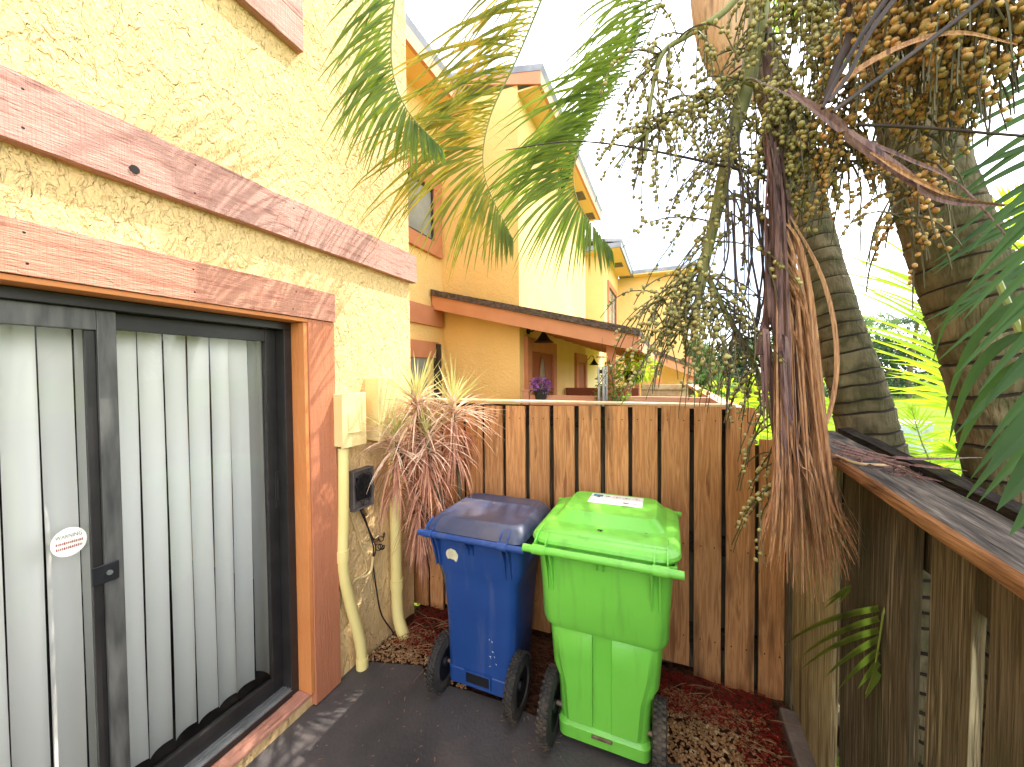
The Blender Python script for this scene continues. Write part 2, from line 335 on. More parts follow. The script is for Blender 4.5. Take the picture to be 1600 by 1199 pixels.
# planting bed soil
mb = MB(); NX, NY = 60, 30
for j in range(NY + 1):
    for i in range(NX + 1):
        x = -1.70 + 2.27 * i / NX; y = 1.50 + .95 * j / NY
        z = -.012 + .03 * noise.noise(V((x * 5, y * 5, 0))) + .012 * noise.noise(V((x * 22, y * 22, 3))) + .03 * max(0, (y - 1.9))
        mb.v.append(V((x, y, z)))
for j in range(NY):
    for i in range(NX):
        a = j * (NX + 1) + i; mb.f.append((a, a + 1, a + NX + 2, a + NX + 1)); mb.m.append(0)
mb.build('soil_bed', 'soil', kind='structure', smooth=60)
# dark painted slab with an uneven far edge
edge = []
for i in range(41):
    x = -1.70 + 2.22 * i / 40
    y = 1.72 + .03 * noise.noise(V((x * 3, 1, 0))) + .012 * noise.noise(V((x * 12, 1, 0)))
    if x < -1.28: y = 1.66 + (x + 1.70) * .30
    edge.append((x, y))
mb = MB(); n = len(edge)
mb.add([V((x, y, .022)) for x, y in edge] + [V((x, y + .015, -.05)) for x, y in edge] + [V((.52, -3, .022)), V((-1.70, -3, .022))],
       [tuple(range(n))[::-1] + (2 * n + 1, 2 * n)] + [(i, i + 1, n + i + 1, n + i) for i in range(n - 1)])
mb.build('patio_slab', 'patio', kind='structure')
MB().box(.505, .60, -3, 2.2, -.05, .045).build('kerb', 'kerb', kind='structure', bev=.012)
# gravel
mb = MB()
def stone(mb, c, r, ic=ICO1, sq=(1, 1, 1), rot=None):
    M = (rot or Matrix.Rotation(rnd.uniform(0, 6.28), 3, 'Z') @ Matrix.Rotation(rnd.uniform(-.6, .6), 3, 'X'))
    mb.add([V(c) + M @ V((v.x * sq[0] * r, v.y * sq[1] * r, v.z * sq[2] * r)) for v in ic[0]], ic[1])
for i in range(5200):
    if rnd.random() < .35: x = rnd.uniform(-1.66, -1.0); y = rnd.uniform(1.62, 2.05)
    else: x = rnd.uniform(-.12, .46); y = rnd.uniform(1.50, 2.15)
    ed = 1.735 if x > -1.28 else 1.68 + (x + 1.7) * .3
    if y < ed - .005 and not (x > .0 and y > ed - .02): continue
    if x > .25 and rnd.random() < (x - .2) * 3: continue
    stone(mb, (x, y, .012 + rnd.uniform(0, .012)), rnd.uniform(.005, .011), sq=(1, rnd.uniform(.6, 1), rnd.uniform(.5, .8)))
mb.build('gravel', 'pebble', kind='stuff', label='tan gravel in the planting bed along the fence', cat='gravel')
# red mulch + dry needles
mb = MB()
for i in range(5200):
    if rnd.random() < .4: x = rnd.uniform(-1.6, -.9); y = rnd.uniform(1.85, 2.24)
    else: x = rnd.uniform(-.1, .48); y = rnd.uniform(1.76, 2.24)
    if x > -.1 and y < 1.98 and x < .3: continue
    L = rnd.uniform(.01, .035); a = rnd.uniform(0, 6.28)
    d = V((math.cos(a), math.sin(a), rnd.uniform(-.25, .35))); mb.leaf((x, y, .03 + .03 * max(0, y - 1.9) + rnd.uniform(0, .012)), d, (0, 0, 1), L, rnd.uniform(.003, .008), .3, seg=2)
mb.build('mulch', 'mulch', kind='stuff', label='dark red mulch along the foot of the board fence', cat='mulch')
mb = MB()
for i in range(240):
    if rnd.random() < .75: x = rnd.uniform(-1.6, -1.05); y = rnd.uniform(1.75, 2.15)
    else: x = rnd.uniform(.05, .45); y = rnd.uniform(1.8, 2.2)
    a = rnd.uniform(0, 6.28); mb.leaf((x, y, .035 + rnd.uniform(0, .02)), (math.cos(a), math.sin(a), rnd.uniform(0, .4)), (0, 0, 1), rnd.uniform(.05, .16), .004, .5, seg=4)
mb.build('dry_litter', 'straw', kind='stuff', label='dry straw coloured leaf litter on the bed', cat='leaf litter')

mb = MB()
for i in range(150):
    x, y = rnd.uniform(-1.6, .45), 1.7 - abs(rnd.gauss(0, .35)); a = rnd.uniform(0, 6.28)
    mb.leaf((x, y, .0245), (math.cos(a), math.sin(a), .05), (-math.sin(a), math.cos(a), 0), rnd.uniform(.006, .028), rnd.uniform(.002, .006), .1, seg=3)
mb.build('leaf_scraps', 'straw', kind='stuff', label='small dry scraps scattered on the dark slab', cat='leaf litter')

# ================================================================== OWN HOUSE
WX = -1.68
house = thing('townhouse', (WX, 1.0, 0), 'near pale yellow stucco townhouse with the sliding glass door', 'house')
ZW, YL, YE = 5.2, -3.0, 2.185
DY0, DY1, DZ0, DZ1 = -.17, 1.346, .10, 1.99
mb = MB(); TH = .16
mb.box(WX - TH, WX, YL, DY0, 0, ZW); mb.box(WX - TH, WX, DY1, YE, 0, ZW); mb.box(WX - TH, WX, DY0, DY1, DZ1, ZW); mb.box(WX - TH, WX, DY0, DY1, 0, .075)
mb.box(-6, WX - TH, YE - TH, YE, 0, ZW)
mb.build('wall', 'stucco', house)
mb = MB(); mb.box(-6, -1.3, YL, YE + .15, ZW, ZW + .2); mb.build('roof', 'shingle', house)
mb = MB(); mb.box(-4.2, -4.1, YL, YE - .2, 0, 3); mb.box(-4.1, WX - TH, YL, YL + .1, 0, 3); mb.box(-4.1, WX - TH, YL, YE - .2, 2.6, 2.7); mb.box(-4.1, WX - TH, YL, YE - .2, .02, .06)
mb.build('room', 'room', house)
def wobble_board(y0, y1, z0, z1, x0, x1, amp=.004, seed=0, nick=True):
    mb = MB(); n = 60; vs = []
    for i in range(n + 1):
        y = y0 + (y1 - y0) * i / n
        a = amp * noise.noise(V((y * 2, seed, 0))); t = amp * noise.noise(V((y * 3, seed, 9)))
        if nick and noise.noise(V((y * 9, seed, 4))) > .38: t -= .007
        vs += [V((x0, y, z0 + a)), V((x1, y, z0 + a)), V((x1, y, z1 + t)), V((x0, y, z1 + t))]
    fs = []
    for i in range(n):
        b = i * 4
        for j in range(4): fs.append((b + j, b + (j + 1) % 4, b + 4 + (j + 1) % 4, b + 4 + j))
    fs += [(3, 2, 1, 0), (n * 4, n * 4 + 1, n * 4 + 2, n * 4 + 3)]
    mb.add(vs, fs); mb.mi = 1
    y = y0 + .22
    while y < y1:
        for zz in (.22, .78): q_ = y + rnd.uniform(-.01, .01); mb.tube([(x1 + .0004, q_, z0 + (z1 - z0) * zz), (x1 - .002, q_, z0 + (z1 - z0) * zz)], .0042, 8)
        y += .405
    return mb
b = wobble_board(YL, 2.215, 2.347, 2.537, WX - .005, WX + .042, seed=3).build('trim_beam', ['trim_beam', 'iron'], house, bev=.003, label='long faded salmon trim board with a round bolt hole')
p = CX(210, 265, WX + .0425)
mb = MB(); mb.tube([p + V((.001, 0, 0)), p + V((.003, 0, 0))], .0135, 16); mb.build('bolt_hole_shade', 'iron', b)  # dark disc on the board, coloured like the shade inside a hole
b = wobble_board(YL, 1.505, 1.986, 2.136, WX - .005, WX + .04, seed=8).build('door_header', ['trim_h', 'iron'], house, bev=.003)
mb = MB(); mb.box(WX - .1, WX + .032, DY1, 1.505, .03, 1.984); mb.build('door_casing', 'trim_v', house, bev=.004)
mb = MB(); mb.box(WX - .13, WX + .026, DY1 - .022, DY1 - .001, .10, 1.965); mb.box(WX - .13, WX + .03, DY0 + .01, DY1 - .001, 1.967, 1.9845)
mb.build('door_jamb', 'trim_in', house, bev=.002)
mb = MB(); mb.box(WX - .10, WX + .012, DY0, DY1 - .003, .077, .098); mb.build('door_sill', 'trim_h', house, bev=.004)
# upper window trim: its lower right corner at the top of the frame
c = CX(475, 82, WX + .04)
mb = MB(); mb.box(WX - .003, WX + .04, c.y - 1.5, c.y, c.z, c.z + .15); mb.box(WX - .003, WX + .04, c.y - .15, c.y, c.z + .1505, c.z + 1.2)
mb.build('window_trim', 'trim_beam', house, bev=.003)
mb = MB(); mb.box(WX + .001, WX + .01, c.y - 1.35, c.y - .15, c.z + .15, c.z + 1.2); mb.build('upper_window', 'pane_far', house)
# sliding door
DX = -1.80
sd = MB()
sd.box(DX - .05, DX + .06, DY0, DY1 - .023, 1.93, 1.966)          # head track
sd.box(DX - .05, DX + .06, DY1 - .062, DY1 - .0235, .10, 1.9299)     # right jamb
sd.box(DX - .05, DX + .065, DY0, DY1 - .0625, .10, .128)             # sill
sdoor = sd.build('sliding_door', 'bronze', house, bev=.002)
MID0, MID1 = CX(157, 700, DX + .02).y, CX(187, 700, DX + .03).y
print('MID', MID0, MID1)
mb = MB()   # fixed right panel frame
RY1 = DY1 - .063
mb.box(DX - .03, DX - .002, RY1 - .05, RY1, .129, 1.929); mb.box(DX - .03, DX - .002, MID1 - .01, RY1 - .0505, .129, .205); mb.box(DX - .03, DX - .002, MID1 - .01, RY1 - .0505, 1.87, 1.929)
mb.build('right_panel_frame', 'bronze', sdoor, bev=.002)
mb = MB()   # sliding left panel frame
mb.box(DX + .004, DX + .034, MID0 - .004, MID1, .129, 1.929); mb.box(DX + .004, DX + .034, DY0, MID0 - .0045, .129, .205); mb.box(DX + .004, DX + .034, DY0, MID0 - .0045, 1.86, 1.929)
mb.build('left_panel_frame', 'alu_dirty', sdoor, bev=.002)
mb = MB(); mb.box(DX + .006, DX + .024, MID0 - .03, MID0 - .005, .205, 1.86); mb.build('screen_stile', 'bronze', sdoor, bev=.002)
mb = MB(); mb.add([V((DX + .012, DY0, .2)), V((DX + .012, MID0, .2)), V((DX + .012, MID0, 1.86)), V((DX + .012, DY0, 1.86))], [(0, 1, 2, 3)]); mb.build('glass', 'glass', sdoor)
mb = MB(); mb.add([V((DX - .02, MID1 - .01, .2)), V((DX - .02, RY1, .2)), V((DX - .02, RY1, 1.87)), V((DX - .02, MID1 - .01, 1.87))], [(0, 1, 2, 3)]); mb.build('glass', 'glass', sdoor)
mb = MB(); mb.box(DX - .045, DX + .062, DY0, DY1 - .0625, .128, .132)
for k in range(3): mb.box(DX + .02 + k * .014, DX + .024 + k * .014, DY0, DY1 - .063, .132, .140)
mb.build('track', 'alu', sdoor)
p = CX(172, 893, DX + .035)
mb = MB(); mb.box(p.x - .0005, p.x + .006, p.y - .045, p.y + .022, p.z - .032, p.z + .032); lk = mb.build('latch', 'black_plastic', sdoor, bev=.003)
mb = MB(); mb.tube([(p.x + .006, p.y - .004, p.z), (p.x + .012, p.y - .004, p.z)], .008, 12); mb.build('lock_cylinder', 'alu', sdoor, smooth=40)
p = CX(433, 765, DX - .001)
mb = MB(); mb.box(p.x, p.x + .006, p.y - .012, p.y + .012, p.z - .09, p.z + .09); mb.box(p.x + .0062, p.x + .012, p.y - .004, p.y + .004, p.z - .05, p.z + .05); mb.build('handle', 'bronze', sdoor, bev=.002)
# warning sticker
p = CX(108, 847, DX + .0135); e0 = CX(79, 850, DX + .0135); e1 = CX(137, 843, DX + .0135)
rx = (e1.y - e0.y) / 2; rz = abs(CX(108, 824, DX + .0135).z - CX(108, 869, DX + .0135).z) / 2
mb = MB(); mb.add([p + V((0, rx * math.cos(a), rz * math.sin(a))) for a in [2 * math.pi * i / 40 for i in range(40)]], [tuple(range(40))])
mb.mi = 1
def TM(x, y, z, s=.66): return Matrix(((0, 0, 1, x), (s, 0, 0, y), (0, 1, 0, z), (0, 0, 0, 1)))
text_mesh('WARNING', rz * .40, TM(p.x + .0006, p.y, p.z + rz * .42), mb)
mb.mi = 2
for row in (0, 1):
    y = -rx * .72
    while y < rx * .72:
        wd = rnd.uniform(.002, .0045); h = rz * .10
        zz = p.z - rz * (.02 + .34 * row)
        mb.add([V((p.x + .0006, p.y + y, zz - h)), V((p.x + .0006, p.y + y + wd, zz - h * rnd.uniform(.5, 1))), V((p.x + .0006, p.y + y + wd * .8, zz + h)), V((p.x + .0006, p.y + y, zz + h * rnd.uniform(.4, 1)))], [(0, 1, 2, 3)])
        y += wd + .0012
mb.build('warning_sticker', ['sticker', 'ink_dark', 'ink_red'], sdoor)
# vertical blinds
bl = thing('vertical_blind', (-1.92, .5, 1.85), 'pale vertical blinds hanging behind the sliding glass door', 'blinds')
VXp = -1.915
mb = MB(); mb.box(VXp - .03, VXp + .03, DY0 - .1, 1.31, 1.90, 1.94); mb.build('head_rail', 'vane', bl)
def vane(y, rot, wid=.089, curve=.008):
    mb = MB(); n = 6; r0 = []; c, s_ = math.cos(rot), math.sin(rot)
    for z in (.19, .6, 1.1, 1.5, 1.885):
        dr = .004 * math.sin(z * 3 + y * 20)
        for i in range(n + 1):
            u = (i / n - .5); yy = u * wid; xx = -curve * (1 - 4 * u * u) + curve
            r0.append(V((VXp + xx * c + yy * s_ + dr, y + yy * c - xx * s_, z)))
    fs = [(k * (n + 1) + i, k * (n + 1) + i + 1, (k + 1) * (n + 1) + i + 1, (k + 1) * (n + 1) + i) for k in range(4) for i in range(n)]
    mb.add(r0, fs); return mb.build('vane', 'vane', bl, smooth=60)
y = DY0
while y < 1.19:
    vane(y, R(rnd.uniform(-17, -4)), curve=.015); y += .0835
vane(1.262, R(84)); vane(1.285, R(78))

# ================================================================== WALL FIXTURES
def rbox(mb, x0, x1, y0, y1, z0, z1): mb.box(x0, x1, y0, y1, z0, z1)
# small meter box + conduit
a = CX(535, 620, -1.585); b2 = CX(571, 617, -1.585); z1 = CX(540, 616, -1.585).z; z0 = CX(540, 699, -1.585).z
mbx = thing('meter_box', (WX, (a.y + b2.y) / 2, z0), 'small cream painted electrical box beside the door casing, with a bent conduit below', 'electrical box')
mb = MB(); mb.box(WX - .001, -1.60, a.y, b2.y, z0, z1); mb.build('housing', 'box_paint', mbx, bev=.004)
mb = MB(); mb.box(-1.5995, -1.585, a.y - .003, b2.y + .003, z0 - .006, z1 + .003)
mb.box(-1.5849, -1.577, a.y + .03, b2.y - .03, z0 + .07, z0 + .075); mb.box(-1.5849, -1.580, a.y + .035, a.y + .045, z0 + .09, z0 + .18); mb.build('cover', 'box_paint', mbx, bev=.003)
PXX = WX + .035
pts = [CX(536, 700, PXX), CX(536, 800, PXX), CX(535, 868, PXX), CX(538, 905, PXX), CX(549, 950, PXX + .01), CX(560, 990, PXX + .02), CX(565, 1020, PXX + .02), CX(566, 1062, PXX + .02)]
mb = MB(); mb.tube(bez(pts, 40), .030, 14); cdt = mb.build('conduit', 'pipe_paint', mbx, smooth=50)
for q in (CX(535, 868, PXX), CX(566, 1035, PXX + .02)): mb = MB(); mb.tube([q - V((0, 0, .03)), q + V((0, 0, .03))], .034, 14); mb.build('coupling', 'pipe_paint', mbx, smooth=50)
# larger box + pipe
a = CX(592, 600, -1.57); b2 = CX(637, 600, -1.57); z1 = CX(592, 591, -1.57).z; z0 = CX(592, 690, -1.57).z
print('box2', a, b2, z0, z1)
mb2 = thing('breaker_box', (WX, (a.y + b2.y) / 2, z0), 'larger cream painted electrical box behind the spiky plant at the wall corner', 'electrical box')
mb = MB(); mb.box(WX - .001, -1.582, a.y, b2.y, z0, z1); mb.build('housing', 'box_paint', mb2, bev=.004)
mb = MB(); mb.box(-1.5815, -1.57, a.y - .004, b2.y + .004, z0 - .004, z1 + .004); mb.build('cover', 'box_paint', mb2, bev=.003)
P2 = WX + .05
pts = [CX(618, 690, P2), CX(618, 780, P2), CX(619, 850, P2), CX(620, 915, P2), CX(622, 960, P2 + .01), CX(628, 985, P2 + .04), CX(640, 1015, P2 + .08)]
mb = MB(); mb.tube(bez(pts, 40), .037, 14); mb.build('conduit', 'pipe_paint', mb2, smooth=50)
q = CX(620, 912, P2); mb = MB(); mb.tube([q - V((0, 0, .03)), q + V((0, 0, .03))], .042, 14); mb.build('coupling', 'pipe_paint', mb2, smooth=50)
# open telephone box
a = CX(551, 735, -1.64); b2 = CX(583, 735, -1.64); z1 = CX(551, 738, -1.64).z; z0 = CX(551, 802, -1.64).z
tb = thing('telephone_box', (WX, (a.y + b2.y) / 2, z0), 'open grey telephone wiring box with tangled wires low on the stucco wall', 'junction box')
mb = MB(); X0, X1 = WX - .001, -1.635; y0, y1 = a.y, b2.y
mb.box(X0, X0 + .012, y0, y1, z0, z1); mb.box(X0 + .0125, X1, y0, y0 + .007, z0, z1); mb.box(X0 + .0125, X1, y1 - .007, y1, z0, z1)
mb.box(X0 + .0125, X1, y0 + .0075, y1 - .0075, z1 - .007, z1); mb.box(X0 + .0125, X1, y0 + .0075, y1 - .0075, z0, z0 + .007); mb.build('housing', 'grey_box', tb, bev=.002)
mb = MB(); mb.box(X0 + .013, X0 + .035, y0 + .05, y1 - .02, z0 + .05, z1 - .05)
for k in range(7): mb.tube([(X0 + .035, y0 + .085, z0 + .09 + k * .018), (X0 + .043, y0 + .085, z0 + .09 + k * .018)], .005, 8)
mb.build('terminal_block', 'black_plastic', tb)
mb = MB()
for k in range(9):
    pts = [V((X0 + .04, rnd.uniform(y0 + .02, y1 - .02), rnd.uniform(z0 + .02, z1 - .02))) for _ in range(4)]
    mb.tube(bez(pts, 10), .0022, 5)
mb.build('loose_wire', 'cable', tb, smooth=60)
mb = MB(); XC = WX + .03
for off in (0, .012):
    mb.tube(bez([CX(562 + off * 300, 795, XC), CX(575, 825, XC), CX(587 - off * 300, 855, XC), CX(583, 880, XC), CX(588, 920, XC), CX(596, 960, XC), CX(612, 985, XC), CX(618, 998, XC + .03)], 40), .0045, 6)
for k in range(7):
    q = CX(592 + rnd.uniform(-5, 8), 843 + rnd.uniform(-12, 14), XC + .015); rr = rnd.uniform(.012, .024)
    ax = Matrix.Rotation(rnd.uniform(0, 3), 3, 'Y') @ Matrix.Rotation(rnd.uniform(0, 3), 3, 'X')
    mb.tube([q + ax @ V((rr * math.cos(t), rr * math.sin(t), 0)) for t in [6.28 * i / 12 for i in range(13)]], .003, 5)
mb.build('cable', 'cable', tb, smooth=60)
mb = MB(); mb.tube(bez([CX(545, 795, XC - .02), CX(560, 840, XC - .02), CX(573, 885, XC - .02), CX(566, 900, XC - .02), CX(552, 912, XC - .02)], 24), .005, 6)
mb.tube(bez([CX(583, 870, XC), CX(580, 890, XC), CX(572, 900, XC), CX(556, 905, XC - .01), CX(550, 915, XC - .02)], 24), .008, 8)
mb.build('cable', 'cable_pale', tb, smooth=60)
mb = MB(); q = CX(586, 843, XC + .01); mb.tube([q, q + V((0, .03, .006))], .008, 8); mb.build('clamp', 'brass', tb, smooth=40)
mb = MB(); mb.tube([CX(566, 797, XC), CX(572, 805, XC)], .010, 8); mb.build('clamp', 'brass', tb, smooth=40)

# ================================================================== BOARD FENCE (back)
FY = 2.29
bf = thing('board_fence', (-.5, FY, 0), 'orange brown stained board fence across the end of the patio behind the bins', 'fence')
edges = [(608, 636), (640, 664), (668, 688), (692, 723), (727, 752), (756, 784), (790, 820), (827, 858), (865, 897), (904, 938), (945, 981), (988, 1027), (1034, 1078), (1085, 1128), (1135, 1181), (1187, 1231)]
def board(name, x0, x1, y, th, z0, z1, m, par, warp=.004, seed=0, notch=0, label=None):
    mb = MB(); nz = 14; nx = 4; vs = []
    for k in range(nz + 1):
        z = z0 + (z1 - z0) * k / nz; wx = warp * noise.noise(V((seed, z * 1.3, 0))); wy = warp * noise.noise(V((seed, z * 1.1, 5)))
        e1 = .0015 * noise.noise(V((seed, z * 9, 8))); e2 = .0015 * noise.noise(V((seed, z * 9, 2)))
        for (x, yy) in ((x0 + wx + e1, y + wy), (x1 + wx + e2, y + wy), (x1 + wx + e2, y + wy + th), (x0 + wx + e1, y + wy + th)):
            vs.append(V((x, yy, z)))
    fs = [(k * 4 + j, k * 4 + (j + 1) % 4, k * 4 + 4 + (j + 1) % 4, k * 4 + 4 + j) for k in range(nz) for j in range(4)] + [(3, 2, 1, 0), (nz * 4, nz * 4 + 1, nz * 4 + 2, nz * 4 + 3)]
    mb.add(vs, fs)
    if name == 'board':
        mb.mi = 1
        for zn in (z1 - .08, .75, .23):
            for xn in (x0 + (x1 - x0) * .22 + rnd.uniform(-.006, .006), x1 - (x1 - x0) * .24 + rnd.uniform(-.006, .006)):
                k = int((zn - z0) / (z1 - z0) * nz); yn = y + warp * noise.noise(V((seed, z0 + (z1 - z0) * (k + .5) / nz * 1.0 * 1.1, 5))) - .0028
                mb.tube([(xn, yn + .004, zn), (xn, yn, zn)], .0034, 8)
    return mb.build(name, [m, 'iron'], par, label=label)
for i, (a, b2) in enumerate(edges):
    xa = CY(a, 634, FY).x; xb = CY(b2, 634, FY).x
    zt = CY((a + b2) / 2, 634.5 if i < 14 else (637 if i == 14 else 688), FY).z
    if i >= 9:   # boards lean a little with the fence
        pass
    board('board', xa, xb, FY + rnd.uniform(-.002, .002), .018, .05 + rnd.uniform(-.02, .01) if 2 < i < 13 else .0, zt, 'fence_wood', bf, seed=i * 3.7)
xl = CY(622, 640, FY).x; xr = CY(1228, 700, FY).x
mb = MB(); zt = CY(960, 634, FY).z
mb.box(xl, CY(1183, 637, FY).x, FY + .024, FY + .062, zt - .14, zt - .012); mb.build('rail', 'rot_gap_shade_wood', bf)  # gap shade put into the rail colour: near black between the boards
mb = MB(); mb.box(xl, xr, FY + .024, FY + .062, .70, .80); mb.build('rail', 'rot_gap_shade_wood', bf)
mb = MB(); mb.box(xl, xr, FY + .024, FY + .062, .18, .28); mb.build('rail', 'rot_gap_shade_wood', bf)
mb = MB(); mb.box(xl - .02, CY(1150, 637, FY).x, FY + .0, FY + .10, zt + .004, zt + .018); mb.build('cap_board', 'fence_cap', bf, bev=.003)  # pale colour stands in for sun caught along the board tops
x = xl
for i in range(18):
    board('back_board', x, x + .150, FY + .066, .018, .0, (zt if x < .25 else 1.33) - .02, 'old_wood', bf, seed=90 + i * 2.1, warp=.001); x += .151  # darker wood than the front boards so the gaps read as shade
    if x > .5: break
mb = MB(); mb.box(xr - .0, xr + .09, FY - .03, FY + .06, -.05, 1.42); mb.build('corner_post', 'old_wood', bf, bev=.004)

# ================================================================== RIGHT FENCE
rf = thing('patio_side_fence', (.6, 1.0, 0), 'weathered grey brown board fence with a wide top cap along the right of the patio', 'fence')
FX = .575
def capz(y): return 1.335 + (y - .86) * .062
def boardx(y0, y1, m, seed, z0=.03, lean=.02, x=FX):
    mb = MB(); nz = 16; vs = []
    for k in range(nz + 1):
        z = z0 + (capz((y0 + y1) / 2) - .005 - z0) * k / nz
        s_ = -lean * (z / 1.35); w0 = .007 * noise.noise(V((seed, z * 1.7, 0))); w1 = .006 * noise.noise(V((seed, z * 2.1, 4))); e = .003 * noise.noise(V((seed, z * 14, 4)))
        for (xx, yy) in ((x + w0, y1 + s_ + w1), (x + w0 + rnd.uniform(0, .0), y0 + s_ + w1 + e), (x + w0 + .02, y0 + s_ + w1 + e), (x + w0 + .02, y1 + s_ + w1)): vs.append(V((xx, yy, z)))
    fs = [(k * 4 + j, k * 4 + (j + 1) % 4, k * 4 + 4 + (j + 1) % 4, k * 4 + 4 + j) for k in range(nz) for j in range(4)] + [(3, 2, 1, 0), (nz * 4, nz * 4 + 1, nz * 4 + 2, nz * 4 + 3)]
    mb.add(vs, fs); mb.build('board', m, rf)
ys = [CX(p_, 1000, FX).y for p_ in (1236, 1300, 1358, 1362, 1418, 1424, 1487, 1504, 1600)]
print('YS', ys)
boardx(ys[1] + .002, ys[0], 'old_wood_sunlit', 1); boardx(ys[2] + .003, ys[1] - .010, 'old_wood', 2, x=FX + .020); boardx(ys[4], ys[3] - .012, 'old_wood', 3); boardx(ys[6], ys[5] - .004, 'old_wood', 4.4, x=FX + .022); 
boardx(ys[7] - .20, ys[7] - .050, 'old_wood', 6.1)
y = ys[7] - .215; k = 7
while y > -1.2:
    boardx(y - .145, y - .012, 'old_wood', k * 1.37, x=FX + .020 * (k % 2)); y -= .158; k += 1
mb = MB(); mb.box(FX + .03, FX + .07, -1.3, 2.22, 1.19, 1.32); mb.build('rail', 'old_wood', rf)
mb = MB(); mb.box(FX + .03, FX + .07, -1.3, 2.22, .25, .34); mb.build('rail', 'old_wood', rf)
for yy in (2.17, .46, -1.25):
    mb = MB(); mb.box(FX + .075, FX + .165, yy - .045, yy + .045, -.06, 1.32); mb.build('post', 'old_wood', rf, bev=.004)
# cap: separate faces for top and edge
mb = MB(); n = 70; vs = []
for i in range(n + 1):
    y = -1.3 + (2.02 + 1.3) * i / n; z = capz(y); e = .004 * noise.noise(V((y * 6, 0, 0))) + .002 * noise.noise(V((y * 30, 0, 0))); e2 = .006 * noise.noise(V((y * 8, 5, 0)))
    zz = .002 * noise.noise(V((y * 12, 3, 0)))
    for (x, z_) in ((.520 + e, z), (.516 + e, z + .008), (.516 + e, z + .032), (.522 + e, z + .040 + zz), (.59, z + .042 + zz), (.655 + e2, z + .039 + zz), (.66, z)): vs.append(V((x, y, z_)))
fs = []; ms = []
for i in range(n):
    for j in range(7):
        fs.append((i * 7 + j, i * 7 + 7 + j, i * 7 + 7 + (j + 1) % 7, i * 7 + (j + 1) % 7)); ms.append(1 if j in (0, 1, 2, 6) else 0)
fs += [tuple(range(7)), tuple(n * 7 + j for j in range(7))[::-1]]; ms += [1, 1]
mb.add(vs, fs); mb.m = ms; mb.build('cap', ['cap_top', 'cap_edge'], rf, smooth=30)
mb = MB(); vs = []
for i in range(n + 1):
    y = -1.3 + 3.3 * i / n; z = capz(y); a = .006 * noise.noise(V((y * 7, 1, 0))) + .004 * noise.noise(V((y * 22, 1, 0))); b_ = .008 * noise.noise(V((y * 6, 7, 0)))
    for (x, z_) in ((.664 + a, z - .06), (.662 + a, z + .056 + b_ * .5), (.70 + b_ * .4, z + .060 + b_), (.705, z - .06)): vs.append(V((x, y, z_)))
mb.add(vs, [(i * 4 + j, i * 4 + 4 + j, i * 4 + 4 + (j + 1) % 4, i * 4 + (j + 1) % 4) for i in range(n) for j in range(4)] + [(0, 1, 2, 3), (n * 4 + 3, n * 4 + 2, n * 4 + 1, n * 4)])
mb.build('outer_rail', 'rot_gap_shade_wood', rf)

# ================================================================== BINS
def wheel(par, cx, cy, cz, r, wd, knob=True):
    prof = [(-.5, .62), (-.5, .86), (-.36, .96), (-.12, 1.0), (.12, 1.0), (.36, .96), (.5, .86), (.5, .62)]
    mb = MB(); n = 40; vs = []
    for j in range(n):
        a = 2 * math.pi * j / n
        for (u, q) in prof: vs.append(V((cx + u * wd, cy + r * q * math.cos(a), cz + r * q * math.sin(a))))
    k = len(prof)
    mb.add(vs, [(j * k + i, j * k + (i + 1) % k, ((j + 1) % n) * k + (i + 1) % k, ((j + 1) % n) * k + i) for j in range(n) for i in range(k)])
    if knob:
        for j in range(36):
            for row, (u, off) in enumerate(((-.3, 0), (0, .5), (.3, 0))):
                a = 2 * math.pi * (j + off) / 36; M = Matrix.Translation((cx + u * wd, cy, cz)) @ Matrix.Rotation(a, 4, 'X')
                mb.box(-.12 * wd, .12 * wd, -.0055, .0055, r * .955, r * 1.04, M)
    wh = mb.build('wheel', 'rubber', par, smooth=35)
    mb = MB(); vs = []
    for (u, q) in ((-.34, .62), (-.30, .5), (-.16, .2), (-.40, .18), (-.42, .0), (.42, .0), (.40, .18), (.16, .2), (.30, .5), (.34, .62)):
        for j in range(24):
            a = 2 * math.pi * j / 24; vs.append(V((cx + u * wd, cy + r * q * math.cos(a), cz + r * q * math.sin(a))))
    mb.add(vs, [(i * 24 + j, i * 24 + (j + 1) % 24, i * 24 + 24 + (j + 1) % 24, i * 24 + 24 + j) for i in range(9) for j in range(24)])
    mb.build('hub', 'black_plastic', wh, smooth=35)
def rbar(mb, p0, p1, r): mb.tube([p0, V(p0).lerp(V(p1), .5), p1], r, 12)
GZ = .022
# ---- green cart
gx = -.267
gc = thing('wheeled_bin', (gx, 1.85, GZ), 'bright green wheeled bin with a picture label on its lid', 'wheeled bin')
def G(z, hw, y0, y1, r=.06): return (z, gx - hw, gx + hw, y0, y1, r)
mb = MB()
mb.loft([G(.055, .190, 1.642, 2.00, .04), G(.065, .200, 1.630, 2.01, .04), G(.120, .202, 1.628, 2.01, .04), G(.135, .194, 1.640, 2.01, .05), G(.31, .205, 1.642, 2.04, .05), G(.36, .232, 1.644, 2.05, .06),
         G(.54, .246, 1.640, 2.09, .06), G(.560, .248, 1.638, 2.09, .06), G(.572, .262, 1.618, 2.10, .06), G(.600, .270, 1.608, 2.105, .065), G(.75, .276, 1.602, 2.12, .065),
         G(.90, .286, 1.592, 2.14, .065), G(.925, .288, 1.590, 2.14, .065)], n=7)
body = mb.build('body', 'green_plastic', gc, smooth=28)
